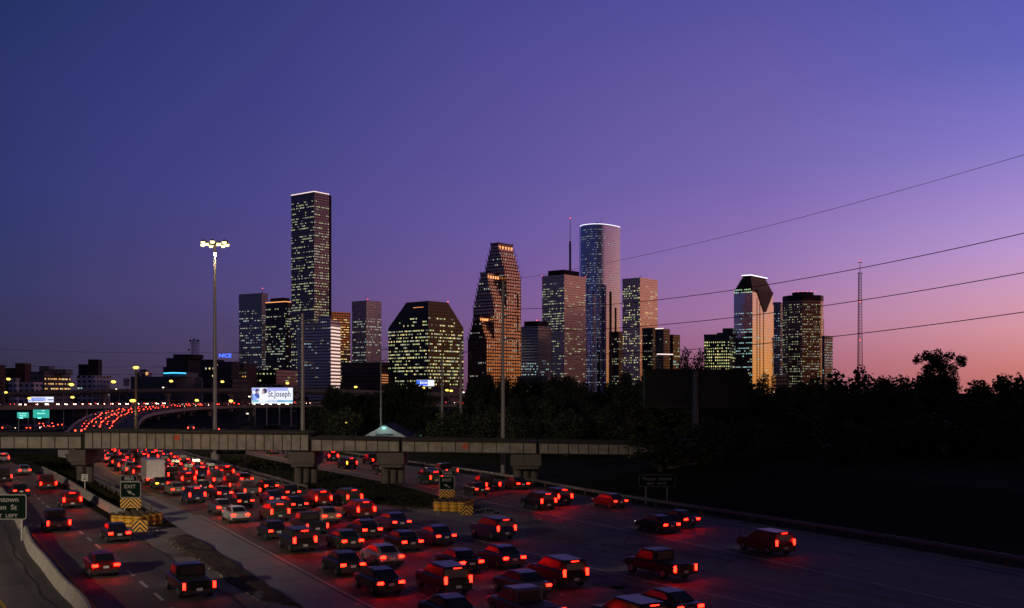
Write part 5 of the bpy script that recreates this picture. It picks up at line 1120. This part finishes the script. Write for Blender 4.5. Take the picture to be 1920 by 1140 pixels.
# ---------------------------------------------------------------- vehicles
def car_kind(kind):
    body = MB(); W = {'sedan': .88, 'suv': .94, 'pickup': .97, 'truck': 1.15}[kind]; g = {}
    if kind == 'sedan':
        body.loft([(-2.28, W*.86, .36, .80, .08), (-2.2, W*.95, .28, .95, .1), (-1.5, W, .24, 1.0, .1), (.9, W, .24, .96, .1), (1.9, W*.95, .26, .84, .1), (2.25, W*.8, .36, .68, .08)])
        body.loft([(-1.85, W*.78, .9, .98, .03), (-1.05, W*.72, .9, 1.40, .07), (-.2, W*.72, .9, 1.45, .08), (.35, W*.72, .9, 1.41, .08), (1.25, W*.8, .9, .96, .03)])
        g['rear_window'] = [(-.56, -1.78, 1.03), (.56, -1.78, 1.03), (.5, -1.13, 1.38), (-.5, -1.13, 1.38)]; g['windscreen'] = [(.56, 1.12, 1.04), (-.56, 1.12, 1.04), (-.5, .45, 1.38), (.5, .45, 1.38)]
        sw = [(-1.3, 1.02), (.85, 1.02), (.3, 1.36), (-.95, 1.36)]; sx = W*.78; st = W*.73; tl = (.66, -2.27, .80, .34, .15); hl = (.50, 2.235, .62, .28, .12); wy = (-1.38, 1.38); wr = .31; ln = 4.5; bb_ = (-2.33, .42)
    elif kind == 'suv':
        body.loft([(-2.35, W*.93, .38, .95, .06), (-2.25, W, .32, 1.1, .08), (.9, W, .30, 1.1, .1), (2.0, W*.96, .32, 1.02, .1), (2.35, W*.86, .42, .85, .08)])
        body.loft([(-2.2, W*.86, 1.0, 1.62, .06), (-2.0, W*.82, 1.0, 1.74, .08), (.2, W*.82, 1.0, 1.76, .08), (1.15, W*.86, 1.0, 1.12, .04)])
        g['rear_window'] = [(-.64, -2.24, 1.14), (.64, -2.24, 1.14), (.62, -2.17, 1.58), (-.62, -2.17, 1.58)]; g['windscreen'] = [(.62, 1.06, 1.2), (-.62, 1.06, 1.2), (-.6, .35, 1.68), (.6, .35, 1.68)]
        sw = [(-2.0, 1.16), (.85, 1.16), (.25, 1.62), (-1.95, 1.62)]; sx = W*.865; st = W*.845; tl = (.80, -2.33, 1.0, .18, .42); hl = (.58, 2.32, .72, .26, .15); wy = (-1.42, 1.42); wr = .37; ln = 4.7; bb_ = (-2.4, .48)
    elif kind == 'pickup':
        body.loft([(-2.7, W*.95, .48, 1.02, .05), (-.35, W, .42, 1.06, .06), (1.1, W, .40, 1.06, .1), (2.2, W*.96, .40, 1.0, .1), (2.6, W*.88, .5, .85, .08)])
        body.loft([(-.62, W*.86, 1.0, 1.70, .06), (-.4, W*.83, 1.0, 1.76, .07), (.75, W*.83, 1.0, 1.74, .08), (1.45, W*.86, 1.0, 1.1, .04)])
        g['rear_window'] = [(-.62, -.665, 1.16), (.62, -.665, 1.16), (.6, -.645, 1.62), (-.6, -.645, 1.62)]; g['windscreen'] = [(.62, 1.4, 1.18), (-.62, 1.4, 1.18), (-.58, .85, 1.66), (.58, .85, 1.66)]
        g['cargo_bed'] = [(-.74, -2.6, 1.07), (.74, -2.6, 1.07), (.74, -.7, 1.07), (-.74, -.7, 1.07)]
        sw = [(-.5, 1.15), (1.15, 1.15), (.7, 1.6), (-.45, 1.6)]; sx = W*.865; st = W*.85; tl = (.86, -2.71, .84, .15, .38); hl = (.62, 2.575, .75, .26, .18); wy = (-1.6, 1.6); wr = .39; ln = 5.3; bb_ = (-2.76, .5)
    else:
        body.loft([(-3.6, W*.98, .9, 3.3, .05), (-3.5, W, .85, 3.35, .06), (1.1, W, .85, 3.35, .06), (1.15, W*.97, .9, 3.3, .05)])
        body.loft([(1.2, W*.85, .5, 2.3, .08), (2.2, W*.85, .5, 2.3, .1), (2.9, W*.85, .5, 1.5, .1), (3.4, W*.8, .55, 1.25, .1)]); body.box((0, -.8, .65), (.9, 5.6, .35), 1)
        g['rear_door'] = [(-.98, -3.62, 1.0), (.98, -3.62, 1.0), (.98, -3.62, 3.15), (-.98, -3.62, 3.15)]; g['windscreen'] = [(.85, 2.88, 1.55), (-.85, 2.88, 1.55), (-.8, 2.25, 2.2), (.8, 2.25, 2.2)]
        sw = [(1.4, 1.45), (2.6, 1.45), (2.1, 2.15), (1.4, 2.15)]; sx = W*.86; st = W*.86; tl = (.98, -3.64, .82, .2, .16); hl = (.70, 3.375, .9, .26, .2); wy = (-2.3, 2.4); wr = .45; ln = 7; bb_ = (-3.65, .6)
    return dict(body=body, g=g, sw=sw, sx=sx, st=st, tl=tl, hl=hl, wy=wy, wr=wr, W=W, ln=ln, bb=bb_, kind=kind)
def glow_box(b, x, y, z, w, h, sgn, m=0, d=.06): b.box((x, y, z), (w, d, h), m)
PROTO = {}; FAR = {}
names = {'sedan': 'car', 'suv': 'car', 'pickup': 'pickup_truck', 'truck': 'box_truck'}
for kind in ('sedan', 'suv', 'pickup', 'truck'):
    d = car_kind(kind); W = d['W']; parts = []
    parts.append(('body', d['body'].mesh('body', [PAINT[0][1], M_trim], merge=True)))
    for nm, q in d['g'].items():
        b = MB(); q = [Vector(v) for v in q]; n = (q[1]-q[0]).cross(q[2]-q[0]).normalized(); f = [v+n*.022 for v in q]; b.face(f)
        for i in range(4): j = (i+1) % 4; b.face([q[i], q[j], f[j], f[i]])
        parts.append((nm, b.mesh(nm, M_trim if nm in ('cargo_bed',) else (M_plate if nm == 'rear_door' else M_glass))))
    for s in (-1, 1):
        b = MB(); zs = sorted(set(z for _, z in d['sw'])); q = [Vector((s*((d['sx'] if z == zs[0] else d['st'])+.02), y, z)) for y, z in d['sw']]; b.face(q if s > 0 else q[::-1]); b.face([v+Vector((-s*.03, 0, 0)) for v in (q[::-1] if s > 0 else q)]); parts.append(('side_window', b.mesh('side_window', M_glass)))
        x, y, z, w, h = d['tl']; b = MB(); b.box((s*x, y, z), (w, .07, h)); parts.append(('tail_light', b.mesh('tail_light', M_tail)))
        x, y, z, w, h = d['hl']; b = MB(); b.box((s*x, y, z), (w, .07, h)); parts.append(('headlight', b.mesh('headlight', M_headdim)))
        for y in d['wy']:
            b = MB(); r = d['wr']; b.tube([(s*(W-.24), y, r), (s*(W-.2), y, r), (s*(W-.02), y, r), (s*(W+.01), y, r)], [r*.9, r, r, r*.92], 0, 14); b.tube([(s*(W+.0), y, r), (s*(W+.03), y, r)], [r*.58, r*.55], 1, 10); parts.append(('wheel', b.mesh('wheel', [M_tyre, M_rim])))
    y, z = d['bb']; b = MB(); b.box((0, y+.03, z), (W*1.8, .12, .2)); parts.append(('rear_bumper', b.mesh('rear_bumper', M_trim)))
    b = MB(); b.box((0, y-.02 if kind != 'truck' else y, z+.12 if kind != 'sedan' else z+.28), (.34, .03, .16)); parts.append(('licence_plate', b.mesh('licence_plate', M_plate)))
    if kind in ('sedan', 'suv'):
        b = MB(); b.box((0, -1.7 if kind == 'sedan' else -2.22, 1.0 if kind == 'sedan' else 1.66), (.5, .05, .04)); parts.append(('brake_light', b.mesh('brake_light', M_tail)))
    PROTO[kind] = parts
    for fr in (0, 1):
        d2 = car_kind(kind)['body']; 
        for nm, q in d['g'].items(): q = [Vector(v) for v in q]; n = (q[1]-q[0]).cross(q[2]-q[0]).normalized()*.022; d2.face([v+n for v in q], 2)
        for s in (-1, 1):
            zs = sorted(set(z for _, z in d['sw'])); q = [Vector((s*((d['sx'] if z == zs[0] else d['st'])+.02), y, z)) for y, z in d['sw']]; d2.face(q, 2)
            x, y, z, w, h = d['tl']; d2.box((s*x, y-.03, z), (max(w, .34), .1, max(h, .26)), 3); x, y, z, w, h = d['hl']; d2.box((s*x, y+.03, z), (max(w, .4), .1, max(h, .3)), 4)
            for y in d['wy']: d2.tube([(s*(W-.2), y, d['wr']), (s*(W+.01), y, d['wr'])], d['wr'], 1, 8)
        FAR[kind, fr] = d2.mesh('car_far', [PAINT[0][1], M_trim, M_glass, M_tailfar, M_headfar])
rc = random.Random(21); NCAR = 0
ORD = 'nearest second third fourth fifth sixth seventh eighth ninth tenth eleventh twelfth thirteenth fourteenth fifteenth sixteenth seventeenth eighteenth nineteenth twentieth twenty-first twenty-second twenty-third twenty-fourth twenty-fifth twenty-sixth twenty-seventh twenty-eighth twenty-ninth thirtieth'.split()
KN = {'sedan': 'saloon car', 'suv': 'tall estate car', 'pickup': 'pickup truck', 'truck': 'box truck'}
def vehicle(p, tg, near, label, group, kind=None, flip=False):
    global NCAR; NCAR += 1
    kind = kind or rc.choices(('sedan', 'suv', 'pickup', 'truck'), (11, 5, 3, .3 if 135 < p.y < 240 and p.x < -40 else 0))[0]; pn, pm = rc.choices(PAINT, (6, .4, .7, 3, 3, 3, .5, 1) if 'central' in label else (6, 0, .3, 2, 3, 3, 0, 1))[0]
    rz = math.atan2(tg.y, tg.x)-math.pi/2+(math.pi if flip else 0); pitch = math.atan2(tg.z, math.hypot(tg.x, tg.y))*(-1 if flip else 1)
    lab = label.replace('VEH', ('white ' if kind == 'truck' else pn+' ')+KN[kind]); cat = 'truck' if kind == 'truck' else ('pickup truck' if kind == 'pickup' else 'car')
    if kind == 'truck': pm = PAINT[1][1]
    if near:
        t = thing(names[kind], lab, cat, p, rz, group); dim = rc.random(); amb = rc.random() < .09; nt_ = 0
        for nm, me in PROTO[kind]:
            o = bpy.data.objects.new(nm, me); COL.objects.link(o); o.parent = t
            if nm == 'body': o.material_slots[0].link = 'OBJECT'; o.material_slots[0].material = pm
            if nm == 'tail_light': nt_ += 1
            if nm == 'brake_light' and dim > .4 or nm == 'tail_light' and (dim > .55 or (amb and nt_ == 1)):
                o.material_slots[0].link = 'OBJECT'; o.material_slots[0].material = M_amber if (amb and nt_ == 1 and nm == 'tail_light') else M_taildim
    else:
        t = bpy.data.objects.new(names[kind], FAR[kind, 0]); COL.objects.link(t); t.location = p; t.rotation_euler = (pitch, 0, rz); tag(t, lab, cat, group)
        t.material_slots[0].link = 'OBJECT'; t.material_slots[0].material = pm
    return t
ordn = ['leftmost', 'second', 'third', 'rightmost']
def lane(path, off, s0, s1, gap, desc, group, bank=None, z=.02, maxn=99, jit=.25, nearlim=250, flip=False):
    s = s0; n = 0
    while s < s1 and n < maxn:
        p, tg = path.at(s, off+rc.uniform(-jit, jit), bank); px = CX+F*p.x/p.y; py = HY+F*(CH-p.z)/p.y
        if -60 < px < 1990 and py < 1200:
            near = p.y < nearlim
            if near: where = desc+f', {ORD[n]} from camera'
            else: where = desc
            vehicle(p+Vector((0, 0, z)), tg, near, where, group, flip=flip); n += 1
        s += gap*rc.uniform(.72, 1.35)
for k in range(4):
    lane(PA, 2.05+3.65*k, 18+k*2.3, PA.len-8, 9.6, f'VEH, red tail lights lit, {ordn[k]} central freeway lane', 'traffic driving away on the central freeway lanes')
lane(PX, 2.0, 34, PX.len-14, 24, 'VEH, red tail lights lit, exit lane', 'traffic on the exit lane', maxn=7)
for k in range(3):
    lane(PB, 2.05+3.65*k, 46+k*16, PB.len-10, 17+5*k, f'VEH, tail lights lit, {("left", "middle", "right")[k]} lane of right-hand road', 'traffic driving away on the right-hand road')
lane(PC, 0, 30, 170, 25, 'VEH, tail lights lit, right lane of left ramp', 'traffic on the left exit ramp', maxn=7)
lane(PC, -3.7, 40, 170, 26, 'VEH, tail lights lit, left lane of left ramp', 'traffic on the left exit ramp', maxn=7)
for k in range(4):
    lane(PE, 1.9+3.6*k, 4+k*2, 420, 11.5, f'small distant vehicle with red tail lights, {ordn[k]} lane of the curving elevated ramp', 'distant traffic on the elevated ramp', bankE, z=.03)
    if NCAR > 250: break
for k in (-1.9, 1.9): lane(PF, k*1.6, 60, PF.len, 9, 'small distant vehicle with white headlights on the elevated road at the left', 'oncoming traffic on the elevated road', z=.03, flip=True, maxn=20)
PL = Path([(-182, 395), (-160, 372), (-152, 345), (-158, 325), (-175, 310), (-200, 300)])
b = MB(); strip(b, PL, -4.5, 4.5, 0, None, .006); tag(b.build('loop_road', M_road), kind='structure')
for k in (-1.8, 1.8): lane(PL, k, 20, 110, 13, 'small distant vehicle on the loop road under the elevated road at the left', 'distant traffic on the loop road', maxn=5, flip=True)
print('vehicles', NCAR, 'objects', len(COL.objects))
